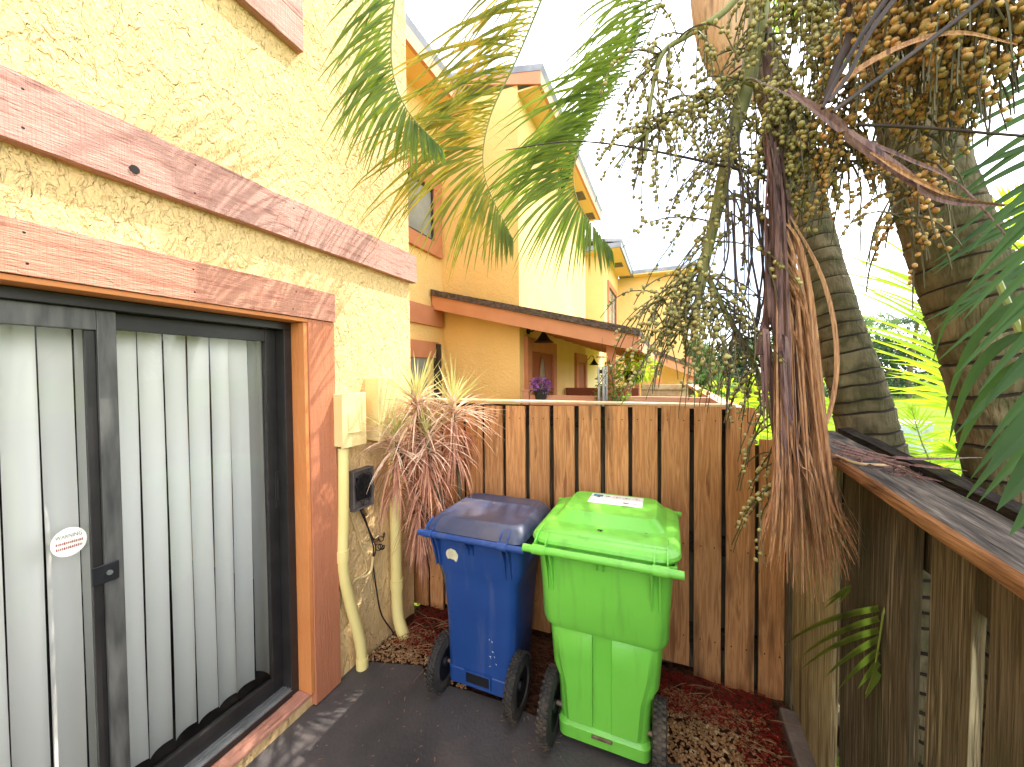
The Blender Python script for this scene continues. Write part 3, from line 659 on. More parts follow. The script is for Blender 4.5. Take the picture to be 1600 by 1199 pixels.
# recessed channel frame, lower centre: raised panels each side of a channel
mb = MB()
for (xa, xb) in ((gx - .205, gx - .035), (gx + .035, gx + .205)):
    vs = []
    for (z, y, s_) in ((.145, 1.636, .86), (.30, 1.638, .92), (.42, 1.637, 1.05), (.535, 1.632, 1.1), (.556, 1.648, 1.1)):
        a0 = gx + (xa - gx) * (s_ if abs(xa - gx) > .1 else 1); b0 = gx + (xb - gx) * (s_ if abs(xb - gx) > .1 else 1)
        e0 = .03 if abs(xa - gx) > .1 else .008; e1 = .03 if abs(xb - gx) > .1 else .008
        vs += [V((a0, y + .02, z)), V((a0 + e0, y - .006, z)), V((b0 - e1, y - .006, z)), V((b0, y + .02, z))]
    mb.add(vs, [(i * 4 + j, i * 4 + j + 1, i * 4 + j + 5, i * 4 + j + 4) for i in range(4) for j in range(3)] + [(0, 1, 2, 3)])
mb.build('back_panel', 'green_plastic', gc, smooth=40)
mb = MB(); mb.box(gx - .045, gx + .045, 1.620, 1.629, .105, .118); mb.build('catch_bar', 'rust_steel', gc, bev=.002)
# handle bar, rim, gussets
mb = MB(); mb.box(gx - .298, gx + .298, 1.578, 1.592, .905, .945); mb.box(gx - .30, gx - .286, 1.592, 2.14, .905, .94); mb.box(gx + .286, gx + .30, 1.592, 2.14, .905, .94); mb.build('rim', 'green_plastic', gc, bev=.006)
mb = MB(); rbar(mb, (gx - .322, 1.530, .943), (gx + .322, 1.530, .943), .0165)
for u in (-.285, -.235, .215, .265): mb.box(gx + u - .006, gx + u + .006, 1.53, 1.60, .925, .945)
mb.build('handle', 'green_plastic', gc, smooth=40)
mb = MB()
for u in (-.232, -.208, -.014, .014, .206, .236):
    h = .19 if abs(u) > .1 else .07
    mb = MB(); mb.prism([(1.535, .93), (1.60, .93), (1.612, .93 - h), (1.598, .93 - h), (1.572, .93 - h * .45)], 0, gx + u - .004, gx + u + .004)
    mb.build('gusset', 'green_plastic', gc, bev=.001)
# lid
mb = MB()
mb.loft([G(.948, .312, 1.572, 2.185, .09), G(.960, .316, 1.566, 2.19, .09), G(.972, .312, 1.570, 2.186, .09), G(.984, .296, 1.588, 2.172, .085), G(.988, .285, 1.60, 2.16, .08)], n=9)
lid = mb.build('lid', 'green_plastic', gc, smooth=30)
mb = MB(); mb.loft([G(.984, .262, 1.768, 2.165, .05), G(.990, .256, 1.776, 2.160, .05), G(1.020, .226, 1.806, 2.14, .05), G(1.032, .214, 1.818, 2.13, .045)], n=7); mb.build('raised_panel', 'green_plastic', lid, smooth=30)
mb = MB(); mb.loft([G(.980, .272, 1.612, 1.748, .02), G(.9925, .266, 1.618, 1.742, .02), G(.9945, .262, 1.622, 1.738, .02)], n=4)
mb.build('front_panel', 'green_plastic', lid, smooth=30)
for u in (-.25, .24):
    mb = MB()
    for v_ in (-.024, .024): mb.prism([(1.545, .935), (1.545, .968), (1.60, .992), (1.66, .9955), (1.66, .985), (1.60, .96)], 0, gx + u + v_ - .003, gx + u + v_ + .003)
    mb.tube([(gx + u - .03, 1.53, .943), (gx + u + .03, 1.53, .943)], .021, 12)
    mb.build('hinge', 'green_plastic', lid, smooth=40)
for u in (-.33, .24): mb = MB(); mb.box(gx + u, gx + u + .09, 2.13, 2.16, .952, .972); mb.build('lid_grip', 'green_plastic', lid, bev=.005)
# label with pictograms (lies on raised panel)
mb = MB(); lz = 1.0335; lx0, lx1, ly0, ly1 = gx - .125, gx + .145, 1.955, 2.11
mb.add([V((lx0, ly0, lz)), V((lx1, ly0, lz)), V((lx1, ly1, lz)), V((lx0, ly1, lz))], [(0, 1, 2, 3)])
lab = mb.build('picture_label', 'label_white', lid)
mb = MB(); z_ = lz + .0008
def blob(cx, cy, rx_, ry_, mi, n=10):
    mb.mi = mi; mb.add([V((cx + rx_ * math.cos(6.283 * i / n) * rnd.uniform(.7, 1.1), cy + ry_ * math.sin(6.283 * i / n) * rnd.uniform(.7, 1.1), z_)) for i in range(n)], [tuple(range(n))])
def qd(x0, x1, y0, y1, mi): mb.mi = mi; mb.add([V((x0, y0, z_)), V((x1, y0, z_)), V((x1, y1, z_)), V((x0, y1, z_))], [(0, 1, 2, 3)])
qd(lx0 + .012, lx0 + .062, 2.062, 2.095, 1); qd(lx0 + .034, lx0 + .05, 2.05, 2.0618, 2)
for k in range(2): blob(lx0 + .082 + .012 * k, 2.078, .007, .007, 2)
for k in range(3):
    cx = lx0 + .135 + .05 * k; n_ = 20
    mb.mi = 0; mb.add([V((cx + (.019 if q_ else .0175) * math.cos(6.283 * i / n_), 2.074 + (.013 if q_ else .0115) * math.sin(6.283 * i / n_), z_)) for q_ in (1, 0) for i in range(n_)], [(i, (i + 1) % n_, n_ + (i + 1) % n_, n_ + i) for i in range(n_)])
    blob(cx, 2.074, .007, .005, 0)
for k in range(5):
    for j in range(3): blob(lx0 + .03 + .053 * k + .009 * (j - 1), 1.998 + rnd.uniform(-.004, .004), .007, .005, 2 if k % 2 else 0)
mb.build('pictogram', ['ink_red', 'ink_teal', 'ink_dark'], lid)
mb = MB(); mb.leaf((gx - .03, 1.70, .9955), (1, .3, .02), (0, 1, 0), .03, .012, 0); mb.leaf((gx - .015, 1.69, .9957), (.5, 1, .02), (0, 1, 0), .02, .01, 0); mb.leaf((gx + .17, 1.75, .992), (1, .2, 0), (0, 1, 0), .014, .006, 0); mb.build('dead_leaf', 'iron', None, label='tiny dark dead leaf scraps lying on the green bin lid', cat='leaf')
wheel(gc, gx - .235, 1.648, GZ + .148, .148, .055); wheel(gc, gx + .235, 1.648, GZ + .148, .148, .055)
mb = MB(); rbar(mb, (gx - .24, 1.670, GZ + .148), (gx + .24, 1.670, GZ + .148), .011); mb.build('axle', 'rust_steel', gc, smooth=40)
mb = MB()
# ---- blue cart
bx = -.905
bc = thing('wheeled_bin', (bx, 1.88, GZ), 'dark blue wheeled bin with a torn cream sticker', 'wheeled bin')
def B(z, hw, y0, y1, r=.055): return (z, bx - hw, bx + hw, y0, y1, r)
mb = MB()
mb.loft([B(.070, .175, 1.700, 1.99, .03), B(.078, .182, 1.692, 2.0, .03), B(.155, .184, 1.690, 2.0, .03), B(.160, .188, 1.694, 2.0, .04), B(.40, .200, 1.690, 2.03), B(.60, .213, 1.683, 2.06), B(.645, .216, 1.682, 2.07),
         B(.685, .236, 1.676, 2.08), B(.72, .242, 1.670, 2.085), B(.855, .252, 1.656, 2.10), B(.872, .253, 1.655, 2.10)], n=7)
mb.build('body', 'blue_plastic', bc, smooth=28)
mb = MB(); mb.box(bx - .262, bx + .262, 1.645, 1.656, .855, .890); mb.box(bx - .264, bx - .252, 1.656, 2.10, .855, .885); mb.box(bx + .252, bx + .264, 1.656, 2.10, .855, .885); mb.build('rim', 'blue_plastic', bc, bev=.005)
mb = MB(); rbar(mb, (bx - .292, 1.605, .888), (bx + .292, 1.605, .888), .0155)
for u in (-.25, .2): mb.box(bx + u - .006, bx + u + .006, 1.605, 1.66, .872, .888)
mb.build('handle', 'blue_plastic', bc, smooth=40)
mb = MB()
for u in (-.225, -.203, -.03, -.006, .170, .198):
    h = .17 if abs(u) > .1 else .09
    mb = MB(); mb.prism([(1.61, .872), (1.664, .872), (1.678, .872 - h), (1.664, .872 - h), (1.642, .872 - h * .45)], 0, bx + u - .004, bx + u + .004)
    mb.build('gusset', 'blue_plastic', bc, bev=.001)
mb = MB()
for (x0, x1, z0, z1) in ((-.075, .075, .095, .104), (-.075, .075, .160, .168), (-.075, -.067, .1045, .1595), (.067, .075, .1045, .1595)): mb.box(bx + x0, bx + x1, 1.678, 1.694, z0, z1)
mb.build('catch_frame', 'blue_plastic', bc, bev=.001)
mb = MB(); mb.box(bx - .0665, bx + .0665, 1.6855, 1.6905, .1045, .1595); mb.build('catch_recess_shade', 'black_plastic', bc)  # flat black plate; the shade of the pocket is put into its colour
mb = MB(); mb.loft([B(.892, .272, 1.622, 2.135, .05), B(.902, .276, 1.617, 2.14, .05), B(.915, .272, 1.622, 2.136, .05), B(.930, .262, 1.640, 2.126, .06), B(.950, .246, 1.672, 2.112, .06), B(.958, .232, 1.69, 2.10, .05), B(.959, .222, 1.70, 2.09, .05), B(.955, .212, 1.71, 2.08, .05)], n=9)
lid = mb.build('lid', 'blue_lid_sky_grey', bc, smooth=35)
for u in (-.232, .182):
    mb = MB()
    for v_ in (-.02, .02): mb.prism([(1.61, .895), (1.62, .925), (1.68, .952), (1.68, .94), (1.64, .92)], 0, bx + u + v_ - .003, bx + u + v_ + .003)
    mb.tube([(bx + u - .025, 1.605, .888), (bx + u + .025, 1.605, .888)], .020, 12)
    mb.build('hinge', 'blue_plastic', lid, smooth=40)
mb = MB()
for i in range(9):
    x = bx + .085 + rnd.gauss(0, .012); z = .30 + rnd.gauss(0, .03); mb.leaf((x, 1.6835 + (.60 - z) * .0 + (.0035 if z > .42 else .0), z), (rnd.uniform(-1, 1), 0, rnd.uniform(-.5, 1)), (0, 0, 1), rnd.uniform(.004, .014), .003, 0, seg=2, fold=0)
mb.build('scuff_marks', 'label_white', bc)
# torn sticker on the back
p = CY(706, 868, 1.662); n_ = 26
yf = lambda z: 1.6535 + (.872 - z) * .092
mb = MB(); vs = []
for i in range(n_):
    a = 6.283 * i / n_; r_ = .036 * (1 + .22 * noise.noise(V((math.cos(a) * 2, math.sin(a) * 2, 4)))) * (.62 if -2.2 < (a - 6.283 if a > 3.14 else a) < -1.2 else 1)
    x, z = p.x + r_ * math.cos(a), p.z + r_ * 1.02 * math.sin(a); vs.append(V((x, yf(z), z)))
mb.add(vs, [tuple(range(n_))]); mb.build('torn_sticker', 'old_sticker', bc)
mb = MB(); mb.leaf(CZ(698, 816, .93), (1, .2, 0), (0, 1, 0), .03, .01, 0, fold=0); mb.leaf(CZ(770, 786, .965), (1, .1, 0), (0, 1, 0), .02, .01, 0, fold=0)
mb.build('dead_leaf', 'straw', None, label='small curled dry leaf on the blue bin lid', cat='leaf')
wheel(bc, bx - .215, 1.705, GZ + .138, .138, .055); wheel(bc, bx + .215, 1.705, GZ + .138, .138, .055)
mb = MB(); rbar(mb, (bx - .22, 1.715, GZ + .138), (bx + .22, 1.715, GZ + .138), .010); mb.build('axle', 'rust_steel', bc, smooth=40)
# ================================================================== NEIGHBOURING HOUSES
XR, XB, Y2, Y2E, Y3, Y3E, ZE = -2.75, -1.67, 4.27, 8.19, 10.8, 14.0, 5.1
def eave(mb_name, par, x0, x1, y0, y1, z, th=.12):
    MB().box(x0, x1, y0, y1, z, z + th).build(mb_name, 'fascia_far', par)
def window(par, X, y0, y1, z0, z1, m='trim_far', cw=.16, pane='pane_far', mull=True):
    mb = MB(); mb.box(X, X + .045, y0, y1, z1 - cw, z1); mb.box(X, X + .045, y0, y1, z0, z0 + cw); mb.box(X, X + .04, y0, y0 + cw, z0 + cw, z1 - cw); mb.box(X, X + .04, y1 - cw, y1, z0 + cw, z1 - cw)
    wo = mb.build('window', m, par, bev=.003)
    MB().box(X + .001, X + .006, y0 + cw, y1 - cw, z0 + cw, z1 - cw).build('pane', pane, wo)
    mb = MB(); a, b_ = y0 + cw, y1 - cw; c_, d_ = z0 + cw, z1 - cw
    mb.box(X + .007, X + .02, a, a + .03, c_, d_); mb.box(X + .007, X + .02, b_ - .03, b_, c_, d_); mb.box(X + .007, X + .02, a + .03, b_ - .03, d_ - .03, d_); mb.box(X + .007, X + .02, a + .03, b_ - .03, c_, c_ + .03)
    mb.box(X + .007, X + .016, (a + b_) / 2 - .015, (a + b_) / 2 + .015, c_ + .03, d_ - .03)
    mb.build('frame', 'bronze', wo)
def blindlines(par, X, y0, y1, z0, z1):
    mb = MB(); z = z0
    while z < z1: mb.box(X, X + .004, y0, y1, z, z + .014); z += .028
    mb.build('blind_slats', 'vane', par)
h2 = thing('townhouse', (XB, 5, 0), 'yellow stucco neighbour townhouse just beyond the board fence, with a sloping porch roof', 'house', 'row of yellow townhouses')
mb = MB(); mb.box(XR - .15, XR, YE + .002, Y2 + .1, 0, ZE + .05); mb.box(XR - .3, XB, Y2, Y2 + .15, 0, ZE + .05); mb.box(XB - .15, XB - .001, Y2 + .15, Y2E, 0, ZE + .05); mb.box(-3.6, XB - .15, Y2E - .15, Y2E, 0, ZE + .05)
mb.build('wall', 'stucco_far', h2)
# roofs with eave boards
mb = MB(); mb.prism([(XR + .32, ZE + .12), (-7, ZE + 1.9), (-7, ZE + 2.0), (XR + .34, ZE + .2)], 1, YE + .16, Y2 + .02)
mb.prism([(XB + .30, ZE + .11), (-7, ZE + 1.3), (-7, ZE + 1.4), (XB + .33, ZE + .18)], 1, Y2 - .03, Y2E + .3); rf2 = mb.build('roof', 'flashing', h2)
mb = MB(); mb.box(XR + .28, XR + .32, YE + .16, Y2 - .001, ZE - .03, ZE + .12); mb.build('fascia', 'fascia_far', h2)
MB().box(XR, XR + .279, YE + .16, Y2 - .001, ZE - .02, ZE + .0).build('soffit', 'soffit', h2)
mb = MB(); mb.box(XB + .26, XB + .30, Y2, Y2E + .29, ZE - .04, ZE + .11)
mb.prism([(XB + .30, ZE - .04), (XB + .30, ZE + .11), (XR - .2, ZE + .55), (XR - .2, ZE + .40)], 1, Y2 - .025, Y2 - .003)
mb.build('fascia', 'fascia_far', h2)
mb = MB(); mb.box(XB, XB + .26, Y2 + .002, Y2E + .28, ZE - .035, ZE - .015); sf = mb.build('soffit', 'soffit', h2)
for yy in (7.0, 8.0): MB().box(XB + .04, XB + .2, yy, yy + .35, ZE - .042, ZE - .0352).build('vent', 'grey_box', sf)
a = CX(690, 285, XR + .04); b2 = CX(691, 405, XR + .04)
window(h2, XR, a.y - 1.75, a.y, b2.z, a.z, cw=.17)
# lower trim board, window and dark shutter
a = CX(695, 485, XR + .04); b2 = CX(695, 513, XR + .04)
MB().box(XR, XR + .04, YE + .1, a.y - .03, b2.z, a.z).build('trim_board', 'trim_far', h2)
a = CX(688, 536, XR + .04); MB().box(XR, XR + .04, YE + .1, a.y - .03, a.z - .2, a.z).build('trim_board', 'trim_far', h2)
MB().box(XR, XR + .01, YE + .1, a.y - .25, .5, a.z - .2).build('lower_window', 'pane_far', h2)
MB().box(XR, XR + .07, a.y - .10, a.y - .02, .2, a.z - .02).build('downspout', 'bronze', h2, bev=.004)
# porch roof
def porch(par, Y0, Y1, pl, pr, fd=.17, th=.07, X0=None):
    l = V(pl); r = V(pr)
    mb = MB(); s_ = (r.z - l.z) / (r.x - l.x)
    # ragged shingle edge
    n = 50; lo = []; hi = []
    for i in range(n + 1):
        x = l.x + (r.x - l.x) * i / n; z = l.z + (r.z - l.z) * i / n + .008 * noise.noise(V((x * 20, Y0, 0)))
        hi.append((x, z)); lo.append((x, l.z + (r.z - l.z) * i / n - th))
    mb.prism(lo + hi[::-1], 1, Y0 - .03, Y1); mb.build('porch_roof', 'shingle', par)
    mb = MB(); mb.prism([(l.x, l.z - th - fd), (r.x - .03, r.z - th - fd + .02), (r.x, r.z - th - .002), (l.x, l.z - th - .002)], 1, Y0, Y0 + .04)
    mb.prism([(r.x - .045, r.z - th - fd + .03), (r.x - .005, r.z - th - fd + .03), (r.x - .005, r.z - th - .003), (r.x - .045, r.z - th - .003)], 1, Y0 + .041, Y1)
    mb.build('porch_fascia', 'fascia_far', par)
    mb = MB(); mb.prism([(l.x, l.z - th - .05), (r.x - .05, r.z - th - .05), (r.x - .05, r.z - th - .004), (l.x, l.z - th - .004)], 1, Y0 + .042, Y1 - .01); mb.build('porch_ceiling', 'soffit', par)
    mb = MB(); y = Y0 + .6
    while y < Y1: mb.prism([(l.x, l.z - th - .16), (r.x - .05, r.z - th - .13), (r.x - .05, r.z - th - .052), (l.x, l.z - th - .052)], 1, y, y + .05); y += .6
    mb.build('porch_rafters', 'fascia_far', par)
porch(h2, 4.0, 10.2, CY(675, 453, 4.0), CY(1000, 514, 4.0))
for yy in (4.10, 5.9, 7.7):
    q = CY(954, 545, 4.1); MB().box(q.x - .045, q.x + .045, yy, yy + .09, 0, 2.02).build('post', 'trim_far', h2, bev=.004)
def door_set(par, X, y0, y1, zt, oval):
    mb = MB(); cw = .17; mb.box(X, X + .05, y0, y0 + cw, .1, zt); mb.box(X, X + .05, y1 - cw, y1, .1, zt); mb.box(X, X + .052, y0 + cw, y1 - cw, zt - cw, zt); mb.build('door_casing', 'trim_far', par)
    d = MB().box(X + .001, X + .02, y0 + cw, y1 - cw, .1, zt - cw).build('door', 'door_wood', par)
    if oval:
        c_ = V((X + .024, (y0 + y1) / 2, 1.62)); mb = MB(); mb.add([c_ + V((0, .13 * math.cos(6.283 * i / 24), .33 * math.sin(6.283 * i / 24))) for i in range(24)], [tuple(range(24))]); mb.build('oval_pane', 'pane_far', d)
        mb = MB(); mb.tube([c_ + V((0, .135 * math.cos(6.283 * i / 24), .335 * math.sin(6.283 * i / 24))) for i in range(25)], .012, 6); mb.build('oval_trim', 'door_wood', d)
door_set(h2, XB, 4.42, 5.75, 2.17, True)
door_set(h2, XB, 7.15, 8.15, 2.10, False)
h3 = thing('townhouse', (XB, 11, 0), 'second yellow townhouse along the row, set back with a narrow upper window', 'house', 'row of yellow townhouses')
mb = MB(); mb.box(XR - .15, XR, Y2E + .002, Y3 + .1, 0, ZE + .05); mb.box(XR - .3, XB, Y3, Y3 + .15, 0, ZE + .05); mb.box(XB - .15, XB - .001, Y3 + .15, Y3E + .05, 0, ZE + .05); mb.build('wall', 'stucco_far', h3)
MB().box(XB - .2, XB - .02, Y2E + .003, Y3 - .003, 0, 2.9).build('entry_wall', 'stucco_cream', h3)
mb = MB(); mb.prism([(XB + .5, ZE + .10), (-7, ZE + 1.0), (-7, ZE + 1.1), (XB + .53, ZE + .17)], 1, Y3 - .35, Y3E + .2); mb.box(XR - 1, XR + .3, Y2E + .31, Y3 - .36, ZE + .06, ZE + .16); mb.build('roof', 'flashing', h3)
mb = MB(); mb.box(XB + .46, XB + .50, Y3 - .34, Y3E - .5, ZE - .04, ZE + .10); mb.box(XR - .3, XB + .46, Y3 - .345, Y3 - .31, ZE - .03, ZE + .10); mb.build('fascia', 'flashing', h3)
sf = MB().box(XR - .3, XB + .455, Y3 - .305, Y3E - .4, ZE - .035, ZE - .01).build('soffit', 'soffit', h3)
MB().box(XB + .1, XB + .35, 11.9, 12.4, ZE - .042, ZE - .0352).build('vent', 'grey_box', sf)
a = CX(951, 440, XB + .04); b2 = CX(964, 505, XB + .04); window(h3, XB, a.y, max(b2.y, a.y + .9), 3.1, 4.45, cw=.16)
h4 = thing('townhouse', (0, 15, 0), 'farthest yellow townhouse block at the end of the row, half hidden by the fruit strands', 'house', 'row of yellow townhouses')
mb = MB(); mb.box(XB - 1, .55, Y3E + .06, Y3E + .25, 0, ZE); mb.box(.35, .55, Y3E + .26, 21, 0, ZE); mb.build('wall', 'stucco_far', h4)
mb = MB(); mb.box(XB + .02, .85, Y3E - .35, 21, ZE + .02, ZE + .14); mb.build('roof', 'flashing', h4)
MB().box(XB + .53, .84, Y3E - .34, Y3E + .05, ZE - .02, ZE + .018).build('soffit', 'soffit', h4)
porch(h4, 12.6, 13.9, CY(1026, 548, 12.6), CY(1087, 571, 12.6), fd=.25, th=.12)
for px_ in (1028, 1078): q = CY(px_, 560, 12.7); MB().box(q.x - .1, q.x + .1, 12.7, 12.85, 0, 2.2).build('post', 'trim_far', h4)
# wall lanterns
def lantern(pm, Y, s, label):
    t = thing('wall_lantern', pm, label, 'lamp', 'bell shaped porch lanterns')
    p = V(pm)
    mb = MB(); mb.tube([p, p + V((.03 * s, 0, 0))], .05 * s, 12); mb.build('backplate', 'iron', t, smooth=40)
    mb = MB(); mb.tube(bez([p + V((.03 * s, 0, 0)), p + V((.10 * s, 0, .0)), p + V((.17 * s, 0, .09 * s)), p + V((.25 * s, 0, .07 * s)), p + V((.27 * s, 0, .0))], 14), .010 * s, 6); mb.build('arm', 'iron', t, smooth=50)
    mb = MB(); c_ = p + V((.27 * s, 0, 0)); mb.tube([c_, c_ - V((0, 0, .04 * s)), c_ - V((0, 0, .07 * s)), c_ - V((0, 0, .16 * s)), c_ - V((0, 0, .19 * s))], [.02 * s, .03 * s, .05 * s, .11 * s, .16 * s], 18); mb.build('shade', 'iron', t, smooth=30)
q = CX(822, 517, XB); lantern((XB, q.y + .05, q.z), 0, .8, 'bell shaped black lantern above the door with the oval window')
q = CX(921, 551, XB); lantern((XB, 8.17, 2.02), 0, .7, 'small far lantern beside the plain brown door')
# neighbour patio fences
def patio_fence(X0, X1, Y, z, label, m='rail_paint', capm='rail_paint', g='neighbour patio fences'):
    t = thing('patio_fence', ((X0 + X1) / 2, Y, 0), label, 'fence', g)
    MB().box(X0, X1, Y - .03, Y + .02, z - .12, z).build('top_rail', capm, t, bev=.004)
    x = X0; k = 0
    while x < X1 - .05:
        MB().box(x, min(x + .138, X1), Y + .021, Y + .04, .02, z - .01).build('board', m, t); x += .146
q0 = CY(829, 620, 4.1); q1 = CY(1118, 618, 4.1); zr = (q0.z + q1.z) / 2
patio_fence(q0.x, q1.x, 4.1, zr, 'salmon painted rail and boards of the next patio, right behind the board fence')
q = CY(823, 612, 4.1); t = thing('fence_post', (q.x, 4.1, 0), 'short salmon fence post at the corner of the neighbour wall', 'post'); MB().box(q.x - .04, q.x + .04, 4.06, 4.14, 0, q.z + .0).build('shaft', 'rail_paint', t, bev=.004)
MB().box(q.x - .05, q.x + .05, 4.05, 4.15, q.z + .0005, q.z + .02).build('cap', 'rail_paint', t, bev=.004)
q0 = CY(884, 606, 6.4); q1 = CY(998, 606, 6.4)
patio_fence(q0.x, q1.x, 6.4, q0.z, 'dark brown painted fence in front of the plain door', 'brown_paint', 'brown_paint')
q0 = CY(1002, 601, 9.6); q1 = CY(1092, 601, 9.6)
patio_fence(q0.x, q1.x, 9.6, q0.z, 'pale weathered grey yellow fence farther along the row', 'fence_cap', 'fence_cap')
t = thing('patio_fence', (.5, 3, 0), 'fence line running away along the lawn edge beyond the board fence', 'fence', 'neighbour patio fences')
xx = CY(1118, 618, 4.1).x
MB().box(xx - .05, xx + .06, 2.5, 9.6, zr - .05, zr).build('top_rail', 'rail_paint', t, bev=.004)
y = 2.5
while y < 9.4: MB().box(xx - .01, xx + .01, y, y + .138, .02, zr - .06).build('board', 'old_wood', t); y += .147

# ================================================================== SMALL PORCH THINGS
c_ = CY(941, 559, 3.85); t = thing('wind_chime', c_, 'metal wind chime hanging from the porch roof in front of the ivy', 'wind chime')
mb = MB(); mb.tube([c_ + V((0, 0, .0)), c_ + V((0, 0, .012))], .055, 20); mb.build('top_disc', 'brass', t, smooth=40)
mb = MB(); mb.tube([c_ + V((0, 0, .012)), c_ + V((0, 0, .20))], .002, 4)
for k in range(5):
    a = 6.283 * k / 5; mb.tube([c_ + V((.03 * math.cos(a), .03 * math.sin(a), 0)), c_ + V((.035 * math.cos(a), .035 * math.sin(a), -.09))], .0015, 4)
mb.build('cord', 'cable', t)
for k in range(5):
    a = 6.283 * k / 5; p = c_ + V((.042 * math.cos(a), .042 * math.sin(a), -.09)); mb = MB(); mb.tube([p, p - V((0, 0, .34 + .03 * k))], .009, 10); mb.build('chime_tube', 'alu', t, smooth=40)
mb = MB(); mb.tube([c_ - V((0, 0, .12)), c_ - V((0, 0, .16))], .022, 12); mb.build('striker', 'black_plastic', t)
def leafblob(mb, c, rx_, ry_, rz_, n, s, W=.5, sh=.3, updown=0.0, seg=2):
    for i in range(n):
        u = V((rnd.gauss(0, 1), rnd.gauss(0, 1), rnd.gauss(0, 1))).normalized() * (rnd.random() ** sh)
        p = V(c) + V((u.x * rx_, u.y * ry_, u.z * rz_)); d = (u + V((rnd.uniform(-.7, .7), rnd.uniform(-.7, .7), rnd.uniform(-.7, .7) + updown))).normalized()
        mb.leaf(p, d, V((rnd.uniform(-1, 1), rnd.uniform(-1, 1), rnd.uniform(-1, 1))), s * rnd.uniform(.6, 1.3), s * W, .6, seg=seg, fold=.2)
# ivy on the post
q = CY(952, 600, 4.02); t = thing('climbing_ivy', (q.x, 4.02, 0), 'green ivy climbing the porch post behind the wind chime', 'ivy')
mb = MB(); mb.tube(bez([(q.x - .06, 4.03, 0), (q.x + .05, 4.03, .6), (q.x - .05, 4.03, 1.1), (q.x + .04, 4.03, 1.5), (q.x, 4.03, 1.85)], 20), .006, 5); mb.build('stem', 'twig', t)
mb = MB(); leafblob(mb, (q.x, 4.03, 1.45), .14, .10, .36, 420, .045, .7); leafblob(mb, (q.x - .05, 4.03, .8), .16, .1, .5, 250, .05, .7); leafblob(mb, (q.x + .12, 3.99, 1.42), .14, .08, .12, 90, .045, .7); mb.build('foliage', 'leaf', t)
# hanging basket
q = CY(990, 588, 5.4); t = thing('hanging_basket', q, 'hanging fern basket with bright lime fronds under the porch roof', 'hanging basket')
mb = MB(); mb.tube([q - V((0, 0, .09)), q - V((0, 0, .02)), q + V((0, 0, .07))], [.07, .12, .14], 16); mb.build('pot', 'pot', t, smooth=40)
mb = MB()
for k in range(3): a = 2.1 * k; mb.tube([q + V((.13 * math.cos(a), .13 * math.sin(a), .07)), q + V((0, 0, .42))], .003, 4)
mb.build('hanger', 'cable', t)
mb = MB(); leafblob(mb, q + V((0, 0, .12)), .30, .25, .20, 500, .09, .32); mb.build('fern', 'leaf_lime', t)
# purple flowers
q = CY(845, 607, 4.05); t = thing('flower_pot', q - V((0, 0, .06)), 'clump of purple flowers in a pot in front of the oval glass door', 'potted flowers')
mb = MB(); mb.tube([q - V((0, 0, .12)), q - V((0, 0, .02))], [.06, .08], 14); mb.build('pot', 'pot', t, smooth=40)
mb = MB(); leafblob(mb, q + V((0, 0, .03)), .11, .09, .09, 220, .04, .8); mb.build('flowers', 'purple', t)
mb = MB(); leafblob(mb, q + V((0, 0, -.02)), .11, .09, .06, 60, .05, .4); mb.build('foliage', 'leaf_dark', t)

# ================================================================== FAR GREENERY
GT = 'trees along the far side of the lawn'
def tree(x, y, h, r, m, label, seed, nl=2200, s=.3):
    global rnd
    t = thing('tree', (x, y, -.06), label, 'tree', GT)
    mb = MB(); mb.tube(bez([(x, y, -.1), (x + .2, y, h * .3), (x - .1, y, h * .6), (x, y, h * .8)], 10), [.25 * (1 - .08 * i) for i in range(11)], 8)
    for k in range(5):
        a = k * 1.3 + seed; mb.tube([(x, y, h * (.3 + .08 * k)), (x + r * .6 * math.cos(a), y + r * .6 * math.sin(a), h * (.55 + .07 * k))], [.1, .04], 6)
    mb.build('trunk', 'bark', t)
    mb = MB()
    for k in range(11):
        a = rnd.uniform(0, 6.28); q_ = r * rnd.uniform(.1, .75); rr = r * rnd.uniform(.28, .5)
        leafblob(mb, (x + q_ * math.cos(a), y + q_ * math.sin(a), h * rnd.uniform(.22, .88)), rr, rr, rr * .75, nl // 11, s, .55, .35)
    mb.build('crown', m, t)
lab = ['tall dark green tree left of the lawn behind the fruit strands', 'rounded grey green tree behind the leaning ringed trunk', 'low bushy tree at the far lawn edge between the two palm trunks', 'dense dark tree on the far lawn edge beside the thick trunk', 'broad olive tree at the right end of the far tree row', 'pale green tree just right of the end townhouse', 'tall leafy tree far beyond the porch roofs', 'small round tree half hidden by the hanging dead frond']
k = 0
for (px_, d_, h_, r_, m_) in ((1150, 30, 5.2, 2.6, 'leaf_far_dark'), (1330, 34, 6.6, 3.2, 'leaf_far'), (1395, 27, 4.2, 2.6, 'leaf_far_dark'), (1470, 29, 5.6, 3.0, 'leaf_far'), (1570, 31, 6.5, 3.4, 'leaf_far_dark'), (1090, 22, 3.4, 1.9, 'leaf_far'), (1045, 36, 5.4, 3.0, 'leaf_far_dark'), (1225, 27, 4.4, 2.4, 'leaf_far')):
    p = CO + ray(px_, 583) * d_; tree(p.x, p.y, h_, r_, m_, lab[k], k, nl=2600, s=.34); k += 1
mb = MB()
for i in range(46):
    p = CO + ray(1010 + i * 16, 583) * (27 + 2 * math.sin(i)); leafblob(mb, (p.x, p.y, .5), 1.3, 1.0, 1.0 + .4 * math.sin(i * 1.7), 190, .26, .55, .4)
mb.build('hedge', 'leaf_far_dark', kind='stuff', label='low dark hedge along the far side of the lawn', cat='hedge')
